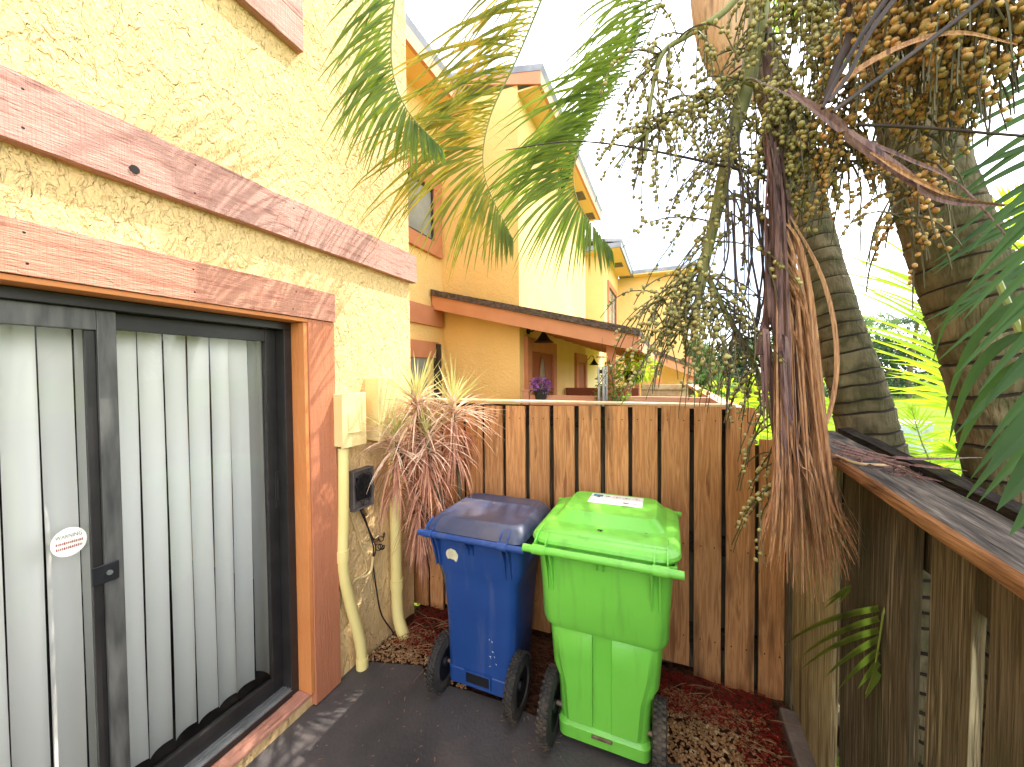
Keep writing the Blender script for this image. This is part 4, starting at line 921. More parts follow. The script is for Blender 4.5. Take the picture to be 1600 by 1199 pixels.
def frond(mb, pts, L, n, W, side=None, droop=.9, fwd=.5, lift=.1, both=True, t0=.12, t1=1.0, seg=5, jit=.16, rr=.010, rmi=0, lmi=0, prof=None, S2=None, gapchance=0):
    P = bez(pts, 40); mb.mi = rmi; mb.tube(P, [rr * (1 - .85 * i / 40) for i in range(41)], 6)
    mb.mi = lmi
    for i in range(n):
        t = t0 + (t1 - t0) * (i + rnd.uniform(-.3, .3)) / (n - 1); t = min(max(t, 0), 1); u = t * 40; j = min(int(u), 39); p = P[j].lerp(P[j + 1], u - j); T = (P[j + 1] - P[j]).normalized()
        tt = (t - t0) / max(1e-6, t1 - t0)
        S = V(side) if side is not None else T.cross(V((0, 0, 1)))
        if S.length < 1e-4: S = V((1, 0, 0))
        S.normalize(); pr = prof(tt) if prof else math.sin(math.pi * (.16 + .80 * tt)) ** .6
        tp = max(0, tt - .65) / .35; fw = fwd + 2.4 * tp
        for s_ in ((1, -1) if both else (1,)):
            if rnd.random() < gapchance: continue
            if side is not None and both: d = (S if s_ == 1 else V(S2))
            else: d = S * s_
            d = (d.normalized() + T * fw + V((0, 0, lift)) + V((rnd.uniform(-jit, jit), rnd.uniform(-jit, jit), rnd.uniform(-jit, jit)))).normalized()
            mb.leaf(p, d, T + V((rnd.uniform(-.2, .2),) * 3), L * pr * rnd.uniform(.8, 1.1) * (1 - .5 * tp), W, droop * rnd.uniform(.7, 1.3) * (1 - .65 * tp), seg=seg)
    return mb
def small_palm(px_, d_, h, n, L, m, label, lean=0):
    p = CO + ray(px_, 583) * d_; t = thing('palm_tree', (p.x, p.y, -.06), label, 'palm tree', 'palms beyond the lawn')
    top = V((p.x + lean, p.y, h)); MB().tube(bez([(p.x, p.y, -.1), (p.x + lean * .3, p.y, h * .5), top], 10), [.16 - .006 * i for i in range(11)], 8).build('trunk', 'bark', t)
    for k in range(n):
        a = 6.283 * k / n + rnd.uniform(-.2, .2); el = rnd.uniform(.1, .9); D = V((math.cos(a), math.sin(a), 0))
        mb = MB(); frond(mb, [top, top + D * L * .4 + V((0, 0, L * .45 * el)), top + D * L * .8 + V((0, 0, L * .3 * el)), top + D * L * 1.05 + V((0, 0, -L * .25))], L * .34, 26, .07, droop=1.0, seg=3, rr=.03)
        mb.build('frond', m, t)
small_palm(1345, 24, 4.6, 12, 1.9, 'leaf_far', 'slender far palm with a ragged crown behind the leaning trunk'); small_palm(1420, 25, 4.9, 12, 2.0, 'leaf_far_dark', 'taller far palm with drooping grey green crown right of the slender one', .4)
small_palm(1285, 30, 4.4, 10, 2.0, 'leaf_far_dark', 'far palm glimpsed between the dead frond and the leaning trunk')
# utility cabinet
a = CZ(1388, 702, 0); t = thing('utility_cabinet', CZ(1410, 704, -.06), 'pale grey green utility cabinet standing on the sunny lawn', 'cabinet')
p = CZ(1410, 704, -.06); Mx = Matrix.Translation(p) @ Matrix.Rotation(R(20), 4, 'Z')
MB().box(-.35, .35, -.3, .3, 0, .60, Mx).build('body', 'cabinet', t, bev=.02); MB().box(-.37, .37, -.32, .32, .6005, .66, Mx).build('lid', 'label_white', t, bev=.02)
MB().box(-.10, .02, -.325, -.301, .50, .56, Mx).build('latch', 'black_plastic', t); MB().box(.10, .28, -.305, -.3005, .15, .5, Mx).build('panel', 'alu', t)

# ================================================================== DRACAENA
dc = V((-1.24, 2.13, .03)); t = thing('dracaena', dc, 'spiky dracaena with red brown skirts and yellow green tops at the wall corner', 'plant')
heads = [CD(652, 636, 2.30), CD(708, 642, 2.36), CD(618, 690, 2.22), CD(668, 690, 2.25)]
hs = [1.0, .95, .55, .6]
mb = MB()
for hd in heads: mb.tube(bez([dc + V((rnd.uniform(-.04, .04), rnd.uniform(-.04, .04), 0)), dc.lerp(hd, .5) + V((.02, 0, 0)), hd], 14), [.020 - .0006 * i for i in range(15)], 8)
mb.build('stem', 'bark', t)
def tuft(c, n, L, W, m, name, e0, e1, droop, down=0):
    mb = MB()
    for i in range(n):
        a = rnd.uniform(0, 6.283); el = rnd.uniform(e0, e1); d = V((math.cos(a) * math.cos(el), math.sin(a) * math.cos(el), math.sin(el)))
        mb.leaf(V(c) + V((0, 0, rnd.uniform(-down, .03))), d, V((-math.sin(a), math.cos(a), 0)), L * rnd.uniform(.6, 1.1), W * rnd.uniform(.8, 1.2), droop * rnd.uniform(.6, 1.4), seg=6, fold=.5)
    return mb.build(name, m, t)
for hd, s_ in zip(heads, hs):
    tuft(hd + V((0, 0, .02)), int(48 * s_), .34 * (.7 + .3 * s_), .013, 'drac_top', 'upright_leaves', .55, 1.5, .3)
    tuft(hd, int(110 * s_), .36 * (.7 + .3 * s_), .0125, 'drac_pink', 'spreading_leaves', -.2, .9, .8, .08)
    tuft(hd - V((0, 0, .08)), int(110 * s_), .34, .011, 'drac_red', 'drooping_leaves', -.9, .3, 1.9, .22)
tuft(CD(655, 790, 2.28), 130, .30, .010, 'drac_red', 'drooping_leaves', -1.2, .0, 1.6, .20)
tuft(CD(690, 775, 2.34), 70, .26, .010, 'drac_red', 'drooping_leaves', -1.2, .0, 1.6, .15)

# ================================================================== FRONT PALMS
def trunk(par, pts, rads, step=.07):
    P = bez(pts, 220); rr = []; L = 0; rings = set(); nxt = step * .6
    cum = [0]
    for i in range(1, len(P)): cum.append(cum[-1] + (P[i] - P[i - 1]).length)
    ringat = []; q_ = .03
    while q_ < cum[-1]: ringat.append(q_); q_ += step * rnd.uniform(.65, 1.3)
    out = []; rad = []; isr = []
    k = 0
    def at(s):
        for i in range(1, len(P)):
            if cum[i] >= s: f = (s - cum[i - 1]) / max(1e-6, cum[i] - cum[i - 1]); return P[i - 1].lerp(P[i], f), (i - 1 + f) / (len(P) - 1)
        return P[-1], 1.0
    def base(u): f = u * (len(rads) - 1); j = min(int(f), len(rads) - 2); return rads[j] + (rads[j + 1] - rads[j]) * (f - j)
    for a, b_ in zip(ringat, ringat[1:]):
        for (s, m_) in ((a, .96), (a + .003, 1.0), (a + (b_ - a) * .35, 1.0), (a + (b_ - a) * .75, 1.01), (b_ - .009, 1.035), (b_ - .002, .955)):
            p, u = at(s); out.append(p); rad.append(base(u) * m_); isr.append(0)
        isr[-1] = 1; isr[-2] = 1
    mb = MB(); mb.tube(out, rad, 22, ring=lambda i: isr[i] and isr[i + 1] or (isr[i] and i % 6 == 5))
    # small irregularities
    for v_ in mb.v:
        nn = noise.noise(v_ * 14) * .003 + noise.noise(v_ * 55) * .0010; v_ += V((nn, nn * .7, nn * 2.0))
    return mb.build('trunk', ['bark', 'bark_ring'], par, smooth=60)
p1 = thing('palm_tree', (.98, 2.0, -.06), 'leaning ringed palm outside the patio fence with green fruit strands and a hanging dead frond', 'palm tree', 'palms leaning over the patio fence')
trunk(p1, [(.98, 1.92, -.1), (.93, 2.0, .6), CD(1372, 745, 1.62), CD(1342, 620, 1.66), CD(1306, 500, 1.72), CD(1280, 400, 1.8), CD(1245, 260, 1.9), CD(1200, 120, 1.95), CD(1150, -20, 2.0), CD(1115, -130, 2.05)], [.13, .125, .112, .100, .088, .081, .077, .075, .075, .075])
crown1 = CD(1105, -190, 2.06)
MB().tube(bez([CD(1165, 165, 1.93), CD(1140, 80, 1.93), CD(1120, -10, 1.95), CD(1108, -120, 2.0), crown1], 14), [.035, .06, .085, .11, .125, .13, .13, .125, .12, .11, .10, .09, .08, .07, .06], 18).build('crownshaft', 'sheath', p1, smooth=60)
LF = -(CM.to_3x3() @ V((1, 0, 0))); FW = CM.to_3x3() @ V((0, 0, -1))
def fr(px_list, L, n, W, mats, par=p1, name='frond', **k):
    mb = MB(); frond(mb, [CD(*q_) for q_ in px_list], L, n, W, **k); return mb.build(name, mats, par)
S1 = LF + FW * .25; S2 = LF - FW * .25
fr([(1105, -190, 2.06), (860, -420, 1.9), (690, -260, 1.8), (628, -60, 1.8), (611, 80, 1.8), (632, 165, 1.8), (690, 232, 1.8)], .50, 58, .017, ['rachis', 'leaf'], side=S1, S2=S2, droop=1.0, fwd=.2, lift=-.35, seg=6, lmi=1, t0=.35)
fr([(1105, -190, 2.06), (960, -330, 2.0), (880, -90, 2.1), (815, 75, 2.15), (765, 185, 2.2), (757, 275, 2.2), (800, 372, 2.2)], .95, 68, .020, ['rachis', 'leaf_yellow'], side=S1, S2=S2, droop=1.1, fwd=.12, seg=7, lift=.0, lmi=1, t0=.3)
fr([(1105, -190, 2.06), (1060, -230, 2.2), (1005, 30, 2.3), (945, 160, 2.4), (900, 245, 2.45), (903, 315, 2.45), (955, 390, 2.45)], .90, 74, .020, ['rachis', 'leaf'], side=S1, S2=S2, droop=1.1, fwd=.12, seg=7, lift=.0, lmi=1, t0=.25)
fr([(1105, -190, 2.1), (1080, -240, 2.4), (1040, -20, 2.6), (985, 110, 2.7), (920, 210, 2.75), (880, 300, 2.75)], .66, 46, .017, ['rachis', 'leaf_dark'], side=S1, S2=S2, droop=1.2, fwd=.2, seg=6, lift=.0, lmi=1, t0=.25)
# rest of the crown, above the picture; extra unseen fronds added for shade
for k, (dx, dy, up) in enumerate(((.5, 1.5, .9), (1.4, .9, .8), (1.7, -.1, .7), (.8, -1.3, .9), (.1, .3, 1.7), (1.0, 1.5, .5), (.9, 1.2, 1.3), (.2, 1.0, 1.4), (1.5, .4, 1.2))):
    D = V((dx, dy, 0)); mb = MB()
    frond(mb, [crown1, crown1 + D * .35 + V((0, 0, up * .6)), crown1 + D * .85 + V((0, 0, up * .75)), crown1 + D * 1.35 + V((0, 0, up * .25))], .65, 60, .036, droop=1.0, lmi=1, rr=.016)
    mb.build('frond', ['rachis', 'leaf'], p1)
# long thin dark flower stalks
def strand(par, px_list, r0, r1, m, name='dry_stalk', n=30):
    P = bez([CD(*q_) for q_ in px_list], n); return MB().tube(P, [r0 + (r1 - r0) * i / n for i in range(n + 1)], 7).build(name, m, par, smooth=60)
strand(p1, [(1215, 282, 1.35), (1140, 262, 1.35), (1040, 240, 1.35), (950, 225, 1.35), (880, 222, 1.35), (790, 235, 1.35)], .006, .0015, 'twig_dark')
strand(p1, [(1195, -40, 1.45), (1172, 110, 1.42), (1143, 220, 1.42), (1120, 330, 1.4), (1100, 420, 1.4), (1086, 500, 1.4)], .036, .012, 'stalk', 'fruit_stalk')
strand(p1, [(1172, -30, 1.45), (1130, 20, 1.42), (1075, 55, 1.4), (1035, 85, 1.4), (1018, 150, 1.4), (1008, 250, 1.4)], .014, .006, 'stalk', 'fruit_stalk')
strand(p1, [(1105, 430, 1.4), (1140, 500, 1.38), (1175, 560, 1.37), (1205, 650, 1.36), (1218, 760, 1.35)], .011, .006, 'stalk', 'fruit_stalk')
strand(p1, [(1165, 125, 1.36), (1210, 148, 1.33), (1240, 185, 1.32), (1262, 240, 1.32)], .012, .006, 'stalk', 'fruit_stalk')
strand(p1, [(1150, 125, 1.42), (1110, 155, 1.4), (1060, 180, 1.4), (1000, 215, 1.4), (960, 262, 1.4)], .012, .004, 'stalk', 'fruit_stalk')
strand(p1, [(1120, 330, 1.4), (1150, 305, 1.39), (1190, 335, 1.38), (1225, 375, 1.37)], .009, .004, 'stalk', 'fruit_stalk')
# fruit strands
FR = []   # (pos, axis dir, radius)
def rachillae(axis, n, L, down, out, fs, dens, tw, fr_=.0076, spread=1.0, lo=.0, fl=0, leftbias=0):
    P = bez([CD(*q_) for q_ in axis], 30)
    for i in range(n):
        t = rnd.uniform(lo, 1); u = t * 30; j = min(int(u), 29); p = P[j].lerp(P[j + 1], u - j); T = (P[j + 1] - P[j]).normalized()
        a = V((rnd.gauss(0, 1), rnd.gauss(0, .7), rnd.gauss(0, .6))) + LF * leftbias; a = (a - T * a.dot(T) * .5).normalized()
        d = (a * out * spread + T * .5).normalized(); l = L * rnd.uniform(.5, 1.1); k = int(l / .014); pts = [p]; st = l / k
        kt = k + int(rnd.uniform(1, 7))
        for q_ in range(kt):
            d = (d + V((0, 0, -1)) * down / k + V((rnd.gauss(0, 1), rnd.gauss(0, 1), rnd.gauss(0, 1))) * .05).normalized(); p = p + d * st; pts.append(p)
            if 1 < q_ < k and rnd.random() < dens:
                s_ = V((rnd.gauss(0, 1), rnd.gauss(0, 1), rnd.gauss(0, .6))); s_ = (s_ - d * s_.dot(d)).normalized(); r_ = fr_ * rnd.uniform(.75, 1.12)
                fs.append((p + s_ * r_ * 1.1, (s_ + d * rnd.uniform(-.4, .9) + V((0, 0, -.25))).normalized(), r_))
        tw.tube(pts, [.0034 - .0016 * q_ / kt for q_ in range(kt + 1)], 4, cap=False)
def fruits(par, fs, m, ncl_label, tw, mt):
    # nearest hundred are parts of their own
    ci = CM.inverted(); fs.sort(key=lambda f: -(f[2] / max(.05, -(ci @ f[0]).z)) if inframe(ci @ f[0]) else 1)
    cl = tw.build('fruit_cluster', mt, par)
    def put(mb, f, ic):
        p, d, r_ = f; a = d.orthogonal().normalized(); b_ = d.cross(a)
        mb.add([p + a * v_.x * r_ + b_ * v_.y * r_ + d * (v_.z * r_ * (1.32 - .12 * v_.z)) for v_ in ic[0]], ic[1])
    for f in fs[:100]:
        mb = MB(); put(mb, f, ICO2); mb.build('fruit', m, cl, smooth=80)
    mb = MB()
    for f in fs[100:]: put(mb, f, ICO2 if (f[0] - CO).length < 1.2 else ICO1)
    mb.build('fruits', m, cl, smooth=80, kind='stuff')
    print('fruits', len(fs))
def inframe(c):
    if c.z > -.05: return False
    x = 800 + FPX * c.x / -c.z; y_ = 599.5 - FPX * c.y / -c.z; return 0 < x < 1600 and 0 < y_ < 1199
fs = []; tw = MB()
rachillae([(1185, 20, 1.43), (1160, 170, 1.42), (1130, 290, 1.41), (1100, 420, 1.4), (1085, 510, 1.4)], 110, .40, 1.5, 1.0, fs, .46, tw, leftbias=.35)
rachillae([(1110, 45, 1.42), (1060, 62, 1.4), (1025, 100, 1.4), (1012, 200, 1.4)], 34, .34, 1.9, .9, fs, .5, tw)
rachillae([(1105, 430, 1.4), (1140, 500, 1.38), (1175, 560, 1.37), (1205, 660, 1.36), (1218, 760, 1.35)], 78, .27, 1.4, 1.0, fs, .5, tw)
rachillae([(1080, 430, 1.4), (1050, 460, 1.4), (1020, 480, 1.4)], 26, .24, 1.6, .9, fs, .5, tw)
rachillae([(1165, 125, 1.30), (1210, 148, 1.26), (1240, 185, 1.24), (1262, 240, 1.24)], 48, .26, 2.6, .8, fs, .85, tw, fr_=.0084)
rachillae([(1180, -60, 1.35), (1240, -20, 1.3), (1300, 10, 1.25), (1330, 60, 1.2)], 74, .32, 2.2, 1.0, fs, .72, tw, fr_=.0084)
rachillae([(1150, 125, 1.42), (1110, 155, 1.4), (1060, 180, 1.4), (1000, 215, 1.4)], 36, .30, 1.6, .8, fs, .5, tw)
fruits(p1, fs, 'fruit_green', 'x', tw, 'twig')
# hanging dead frond
def ribbon(mb, pts, W, tw0=0, tw1=0, n=18):
    P = bez(pts, n); rows = []
    for i, p in enumerate(P):
        T = (P[min(i + 1, n)] - P[max(i - 1, 0)]).normalized(); a = T.orthogonal().normalized(); b_ = T.cross(a); th = tw0 + (tw1 - tw0) * i / n
        u = a * math.cos(th) + b_ * math.sin(th); nn = T.cross(u); ww = W * .5 * (min(1, .35 + i / n * 4) * (1 - (i / n) ** 3 * .85)); rows += [p - u * ww + nn * ww * .4, p, p + u * ww + nn * ww * .4]
    mb.add(rows, [q_ for i in range(n) for q_ in ((i * 3, i * 3 + 1, i * 3 + 4, i * 3 + 3), (i * 3 + 1, i * 3 + 2, i * 3 + 5, i * 3 + 4))])
dz = 1.24
df = strand(p1, [(1200, -80, 1.50), (1196, 40, 1.46), (1204, 170, 1.36), (1212, 300, dz), (1220, 450, dz), (1234, 600, dz), (1246, 720, dz - .02)], .020, .006, 'dead_dark', 'dead_frond')
mb = MB()
for i in range(40):
    x0 = 1208 + rnd.gauss(0, 10); ys_ = rnd.uniform(150, 420); g = rnd.gauss(0, 11)
    ribbon(mb, [CD(x0, ys_, dz + rnd.uniform(-.03, .03)), CD(1215 + g, ys_ + 140, dz + rnd.uniform(-.04, .04)), CD(1226 + g * 1.2, 560 + rnd.uniform(-30, 60), dz + rnd.uniform(-.05, .03)), CD(1236 + g * 1.5, 690 + rnd.uniform(-40, 60), dz + rnd.uniform(-.06, .03))], rnd.uniform(.014, .03), rnd.uniform(0, 3), rnd.uniform(0, 6))
mb.build('dead_frond', 'dead_dark', p1)
mb = MB()
for i in range(170):
    s_ = rnd.uniform(-1, 1); y0 = rnd.uniform(330, 680); xx = 1218 + (y0 - 330) * .06 + rnd.gauss(0, 9); q_ = rnd.uniform(-.06, .05); ye = 928 - abs(s_) * 70 + rnd.uniform(-50, 30)
    ribbon(mb, [CD(xx, y0, dz + q_ * .4), CD(1238 + s_ * 30, y0 + 90 if y0 < 600 else 720, dz + q_ * .6), CD(1256 + s_ * 52, 770 + rnd.uniform(-20, 20), dz + q_), CD(1268 + s_ * 80 + rnd.gauss(0, 6), ye, dz + q_ * 1.2)], rnd.uniform(.005, .013), rnd.uniform(0, 3), rnd.uniform(0, 6))
for (a, b_) in (((1190, 880), (1206, 870)), ((1345, 855), (1330, 820)), ((1352, 838), (1322, 790))):
    ribbon(mb, [CD(1250, 690, dz), CD((a[0] + 1250) / 2, 780, dz), CD(b_[0], b_[1], dz), CD(a[0], a[1], dz)], .006, 0, 2)
ribbon(mb, [CD(1225, 320, dz), CD(1285, 430, dz), CD(1308, 540, dz), CD(1298, 640, dz), CD(1255, 740, dz), CD(1240, 800, dz)], .016, 0, 1.5)
ribbon(mb, [CD(1225, 330, dz), CD(1268, 460, dz), CD(1262, 600, dz), CD(1240, 700, dz)], .018, 0, 1.5)
mb.build('dead_frond', 'dead', p1)
mb = MB()
for i in range(16):
    x0 = rnd.uniform(1140, 1205); l = rnd.uniform(150, 380); x1 = x0 + rnd.uniform(-14, 14); y0 = rnd.uniform(180, 330)
    mb.tube(bez([CD(x0, y0, 1.3), CD(x0 + rnd.uniform(-10, 10), y0 + l * .4, 1.28), CD(x1, y0 + l * .8, 1.28), CD(x1 + rnd.uniform(-20, 20), y0 + l, 1.28)], 14), rnd.uniform(.0015, .004), 5)
mb.build('bare_strands', 'twig_dark', p1)
# second palm, right
p2 = thing('palm_tree', (1.15, 1.35, -.06), 'thick upright ringed palm at the right behind the fence cap, with heavy orange fruit clusters', 'palm tree', 'palms leaning over the patio fence')
trunk(p2, [CD(1650, 1500, 1.20) , CD(1620, 900, 1.23), CD(1590, 700, 1.25), CD(1552, 560, 1.27), CD(1500, 420, 1.32), CD(1455, 290, 1.37), CD(1425, 180, 1.42), CD(1405, 90, 1.46), CD(1390, -40, 1.5), CD(1375, -250, 1.6)], [.14, .135, .13, .123, .118, .110, .102, .098, .09, .085], step=.09)
crown2 = CD(1370, -300, 1.62)
fs = []; tw = MB()
rachillae([(1480, -60, .86), (1520, -30, .84), (1560, 0, .84), (1620, 30, .85)], 46, .20, 2.4, .9, fs, .75, tw, fr_=.0076)
rachillae([(1330, -50, 1.0), (1400, -30, .95), (1470, -10, .9), (1560, 60, .88)], 84, .23, 2.1, .9, fs, .75, tw, fr_=.0079)
rachillae([(1300, 0, 1.1), (1380, 30, 1.05), (1450, 60, 1.0), (1540, 100, .98)], 80, .22, 2.0, 1.0, fs, .75, tw, fr_=.0079)
rachillae([(1400, 60, 1.2), (1340, 110, 1.18), (1310, 190, 1.18), (1330, 260, 1.18)], 84, .26, 2.0, 1.1, fs, .62, tw, fr_=.0076)
rachillae([(1480, 110, 1.05), (1440, 200, 1.05), (1420, 290, 1.05), (1405, 350, 1.05)], 52, .17, 1.8, 1.0, fs, .55, tw, fr_=.0076)
fruits(p2, fs, 'fruit_orange', 'x', tw, 'twig')
strand(p2, [(1300, -60, 1.0), (1330, 40, 1.0), (1310, 100, 1.0), (1290, 160, 1.0)], .014, .009, 'twig_dark')
for q_ in ([(1420, -30, .8), (1360, 50, .8), (1330, 110, .8), (1295, 160, .8)], [(1405, -30, .82), (1350, 50, .82), (1310, 120, .82), (1285, 170, .82)], [(1560, -20, .8), (1470, 50, .8), (1390, 110, .8), (1300, 175, .8)]): strand(p2, q_, .0055, .004, 'twig_dark')
mb = MB(); ribbon(mb, [CD(1230, 140, .95), CD(1320, 205, .93), CD(1400, 262, .9), CD(1470, 310, .88), CD(1570, 322, .85)], .026, .5, 1.3, 26); ribbon(mb, [CD(1170, 120, 1.0), CD(1260, 165, .97), CD(1340, 215, .94), CD(1420, 250, .92), CD(1500, 290, .9), CD(1600, 400, .9)], .012, 0, 1, 26); mb.build('dry_strap', 'dead_dark', p2)
mb = MB(); ribbon(mb, [CD(1290, 155, .86), CD(1340, 110, .84), CD(1420, 68, .82), CD(1500, 52, .81), CD(1590, 70, .80)], .013, .5, 1.0, 26); ribbon(mb, [CD(1360, 238, .9), CD(1430, 280, .88), CD(1500, 310, .87), CD(1575, 320, .86)], .010, .8, 1.6, 20); mb.build('dry_strap', 'dead', p2)
strand(p2, [(1340, 195, .95), (1450, 200, .93), (1540, 208, .9), (1620, 214, .88)], .004, .003, 'twig_dark')
for k, (dx, dy, up) in enumerate(((1.4, .8, .8), (1.5, -.6, .7), (.5, -1.4, .9), (-.7, -1.0, .9), (.6, 1.4, .9), (.1, .2, 1.6), (1.2, 1.2, .6), (1.0, .3, 1.3), (.3, .9, 1.2), (-.5, .2, 1.1))):  # second crown, out of view, filled out with fronds added to block sun
    D = V((dx, dy, 0)); mb = MB()
    frond(mb, [crown2, crown2 + D * .35 + V((0, 0, up * .6)), crown2 + D * .85 + V((0, 0, up * .75)), crown2 + D * 1.35 + V((0, 0, up * .25))], .65, 60, .036, droop=1.0, lmi=1, rr=.016)
    mb.build('frond', ['rachis', 'leaf'], p2)
# near frond at the right edge
nf = thing('areca_palm', (1.25, .75, -.06), 'big dark green fronds reaching in from the right edge over the fence', 'palm')
UPv = V((0, 0, 1))
def blades(par, rows, m, name='frond'):
    mb = MB(); mb.mi = 1
    P = [CD(*r_[0]) for r_ in rows]
    mb.mi = 0; mb.tube(bez(P, 30), .007, 6); mb.mi = 1
    for (a, e_, L, W, dr) in rows:
        p = CD(*a); q_ = CD(*e_); d = (q_ - p); d.normalize(); mb.leaf(p, d + V((0, 0, .15 * dr)), V((0, 0, 1)) + FW * .6, L or (q_ - p).length, W, dr, seg=9, fold=.25, base=.5)
    return mb.build(name, ['rachis', m], par)
rows = []
for i in range(14):
    f = i / 13; y0 = 250 + 400 * f; jx = 25 * math.sin(i * 1.9)
    rows.append(((1700, y0 - 20, .74), (1440 + jx + 30 * f, y0 + 150 + 12 * math.sin(i * 2.7), .72), .33 + .03 * math.sin(i * 2.3), .018 + .010 * f, .45))
blades(nf, rows, 'leaf_dark')
rows = []
for i in range(20):
    f = i / 19; y0 = 40 + 380 * f
    rows.append(((1700, y0, 1.05), (1460 + 30 * math.sin(i * 2.1), y0 + 90 + 25 * math.sin(i * 1.3), 1.05), .50, .024, .45 + .2 * math.sin(i * 3.1)))
blades(nf, rows, 'leaf_dark')
rows = [((1680, 600, .60), (1500, 760, .58), .22, .045, .2), ((1680, 660, .60), (1540, 800, .58), .20, .045, .2), ((1690, 720, .60), (1570, 830, .58), .18, .04, .2)]
blades(nf, rows, 'leaf_dark')
rows = [((1600, 470, .82), (1440, 560, .82), .32, .02, 2.2), ((1605, 520, .8), (1450, 590, .8), .30, .022, 2.4), ((1612, 560, .8), (1470, 650, .8), .28, .026, 1.6), ((1560, 440, .95), (1440, 470, .95), .28, .012, 2.6)]
blades(nf, rows, 'leaf_dark')
for k in range(3):
    MB().tube(bez([(1.25 + .03 * k, .75, -.1), (1.2, .8, .8), CD(1690, 800 - 60 * k, .85)], 16), .014, 8).build('stem', 'rachis', nf)
# lime areca clump behind
ar = thing('areca_palm', (2.0, 2.3, -.06), 'sunlit lime green areca fronds on the lawn between the two ringed trunks', 'palm')
b0 = V((2.1, 2.5, -.05))
def arf(pl, L, n, W, **k): fr(pl, L, n, W, ['rachis', 'leaf_lime'], par=ar, lmi=1, rr=.01, **k)
Lup = LF + V((0, 0, .45))
arf([(1620, 900, 2.6), (1560, 700, 2.6), (1520, 580, 2.6), (1500, 470, 2.7), (1490, 400, 2.8)], 1.05, 34, .034, side=Lup, S2=-LF + V((0, 0, .4)), droop=.35, fwd=.1, lift=.1, t0=.3, jit=.08)
arf([(1620, 900, 3.2), (1575, 740, 3.2), (1545, 620, 3.2), (1515, 540, 3.2)], 1.0, 30, .036, side=LF + V((0, 0, .12)), S2=-LF + V((0, 0, .3)), droop=.35, fwd=.1, t0=.35, jit=.1)
arf([(1640, 900, 3.0), (1570, 560, 3.0), (1560, 470, 3.0), (1570, 380, 3.0), (1600, 300, 3.0)], .6, 34, .045, side=LF - V((0, 0, .2)), S2=-LF, droop=.8, fwd=.1, t0=.3)
arf([(1560, 1000, 2.3), (1500, 850, 2.3), (1470, 760, 2.3), (1440, 690, 2.35), (1425, 640, 2.4)], .34, 24, .018, side=LF, S2=-LF, droop=.6, fwd=.4, t0=.35)
arf([(1600, 1000, 2.2), (1560, 860, 2.2), (1540, 780, 2.2), (1515, 720, 2.2), (1480, 700, 2.2)], .36, 26, .022, side=LF, S2=-LF, droop=.6, fwd=.4, t0=.3)
arf([(1330, 900, 2.6), (1300, 760, 2.6), (1310, 660, 2.6), (1320, 580, 2.7)], .40, 22, .03, side=-LF, S2=LF, droop=.4, fwd=.5, t0=.3)
arf([(1240, 900, 2.9), (1230, 740, 2.9), (1200, 640, 2.9), (1170, 600, 2.9)], .36, 22, .03, side=-LF, S2=LF, droop=.5, fwd=.4, t0=.3)
mb = MB(); leafblob(mb, CD(1450, 960, 2.3), .5, .4, .30, 500, .10, .25, .4, .8); leafblob(mb, CD(1520, 860, 1.9), .4, .4, .3, 400, .10, .25, .4, .8); mb.build('undergrowth', 'leaf_lime', ar)
# leafy shrub glimpsed left of the dead frond, beyond the fence
t = thing('shrub', (1.0, 5.0, -.06), 'yellow green shrub beyond the fence corner, under the fruit strands', 'shrub')
p = CD(1150, 640, 4.6); MB().tube([(p.x, p.y, -.1), (p.x, p.y, .8)], [.03, .02], 6).build('stem', 'twig', t)
mb = MB(); leafblob(mb, (p.x, p.y, 1.15), .55, .5, .45, 900, .10, .3, .4, .4); leafblob(mb, (p.x + .5, p.y + .6, 1.1), .6, .5, .4, 600, .10, .3, .4, .4); mb.build('foliage', 'leaf_lime', t)
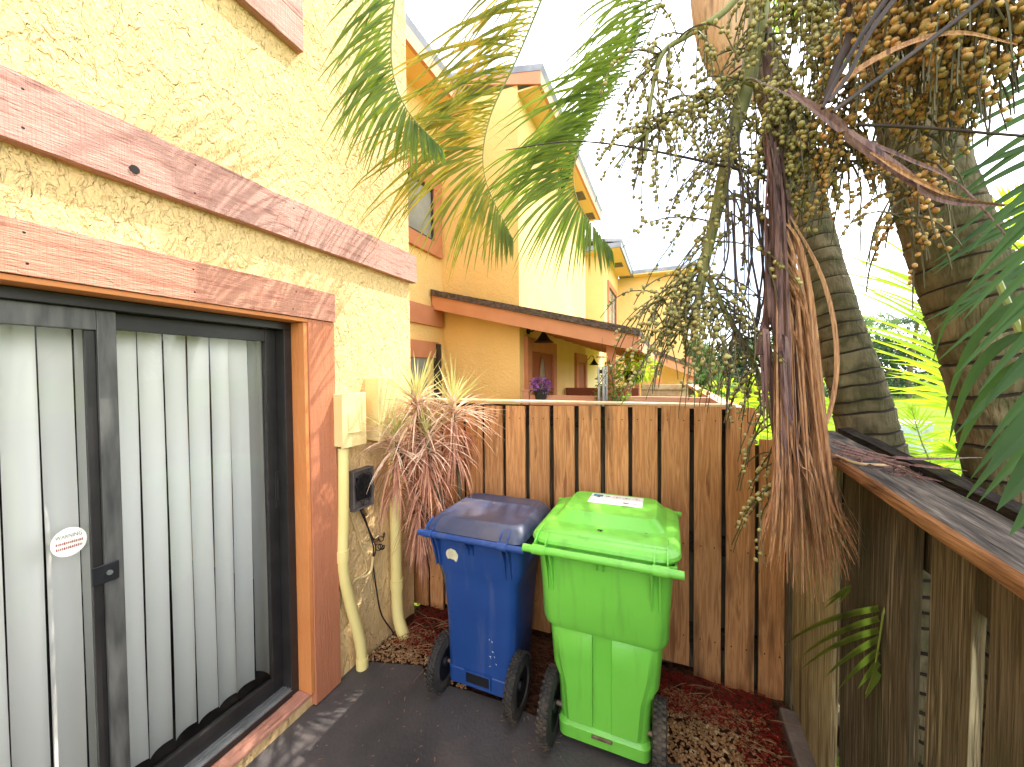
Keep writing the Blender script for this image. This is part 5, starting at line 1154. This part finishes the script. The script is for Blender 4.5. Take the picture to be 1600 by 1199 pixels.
# small frond tip poking through the side fence
t = thing('palm_frond', CX(1375, 1000, FX - .01), 'small green frond tip poking through the side fence above the ground', 'palm frond')
P = [CX(x_, y_, FX + o_) for x_, y_, o_ in ((1392, 925, .02), (1380, 960, -.006), (1374, 1000, -.012), (1366, 1050, -.014), (1352, 1085, -.014))]
mb = MB(); mb.tube(P, [.003, .003, .0025, .002, .001], 6); mb.mi = 1
for (y0, ex, ey) in ((950, 1213, 985), (966, 1240, 1008), (984, 1245, 1024), (998, 1282, 1045), (1016, 1307, 1066), (1034, 1338, 1072), (1050, 1350, 1090)):
    a = CX(1372, y0, FX - .014); e_ = CX(ex, ey, FX - .03); d = e_ - a; mb.leaf(a, d + V((0, 0, .05 * d.length)), V((0, 0, 1)), d.length, .020, .25, seg=7, base=.75)
mb.build('leaflets', ['rachis', 'leaf'], t)
t = thing('palm_frond', CX(1330, 915, FX - .01), 'tiny green leaflets below the tattered end of the dead frond', 'palm frond')
mb = MB(); a = CX(1330, 915, FX - .02)
for (ex, ey) in ((1283, 948), (1290, 935), (1310, 942)): e_ = CX(ex, ey, FX - .03); mb.leaf(a, e_ - a, V((0, 0, 1)), (e_ - a).length, .014, .1, seg=4)
mb.build('leaflets', 'leaf', t)
# debris on the cap
t = thing('fallen_frond', (.60, 1.5, capz(1.5) + .04), 'dark dried frond debris and a bleached curved stem lying on the fence cap', 'dead frond')
def CC(px_, py_, dz_=.05): 
    r_ = ray(px_, py_); z = 1.40 + dz_; return CO + r_ * ((z - CAMH) / r_.z)
mb = MB(); mb.tube(bez([CC(1306, 712, .02), CC(1340, 724, .02), (CC(1395, 728, .02)), CC(1425, 735, .0), CC(1445, 748, -.01), CC(1462, 768, -.01)], 24), [.004] * 20 + [.003] * 5, 6); mb.build('bleached_stem', 'fence_cap', t, smooth=60)
mb = MB()
for (a, b_, c2) in (((1300, 690), (1400, 715), (1535, 715)), ((1300, 694), (1400, 722), (1512, 736)), ((1303, 700), (1380, 722), (1440, 745)), ((1300, 686), (1360, 712), (1410, 725)), ((1305, 706), (1350, 716), (1400, 718))):
    ribbon(mb, [CC(*a), CC(*b_), CC(*c2)], .010, 0, .6, 14)
for i in range(80):
    x0 = rnd.uniform(1305, 1440); y0 = 706 + (x0 - 1305) * .26 + rnd.uniform(-8, 10); p = CC(x0, y0, .01 + rnd.uniform(0, .012)); a = rnd.uniform(0, 6.3); mb.leaf(p, (math.cos(a), math.sin(a) * 1.5, .1), UPv, rnd.uniform(.02, .06), .008, .3, seg=3)
mb.build('dry_leaflets', 'dead_dark', t)
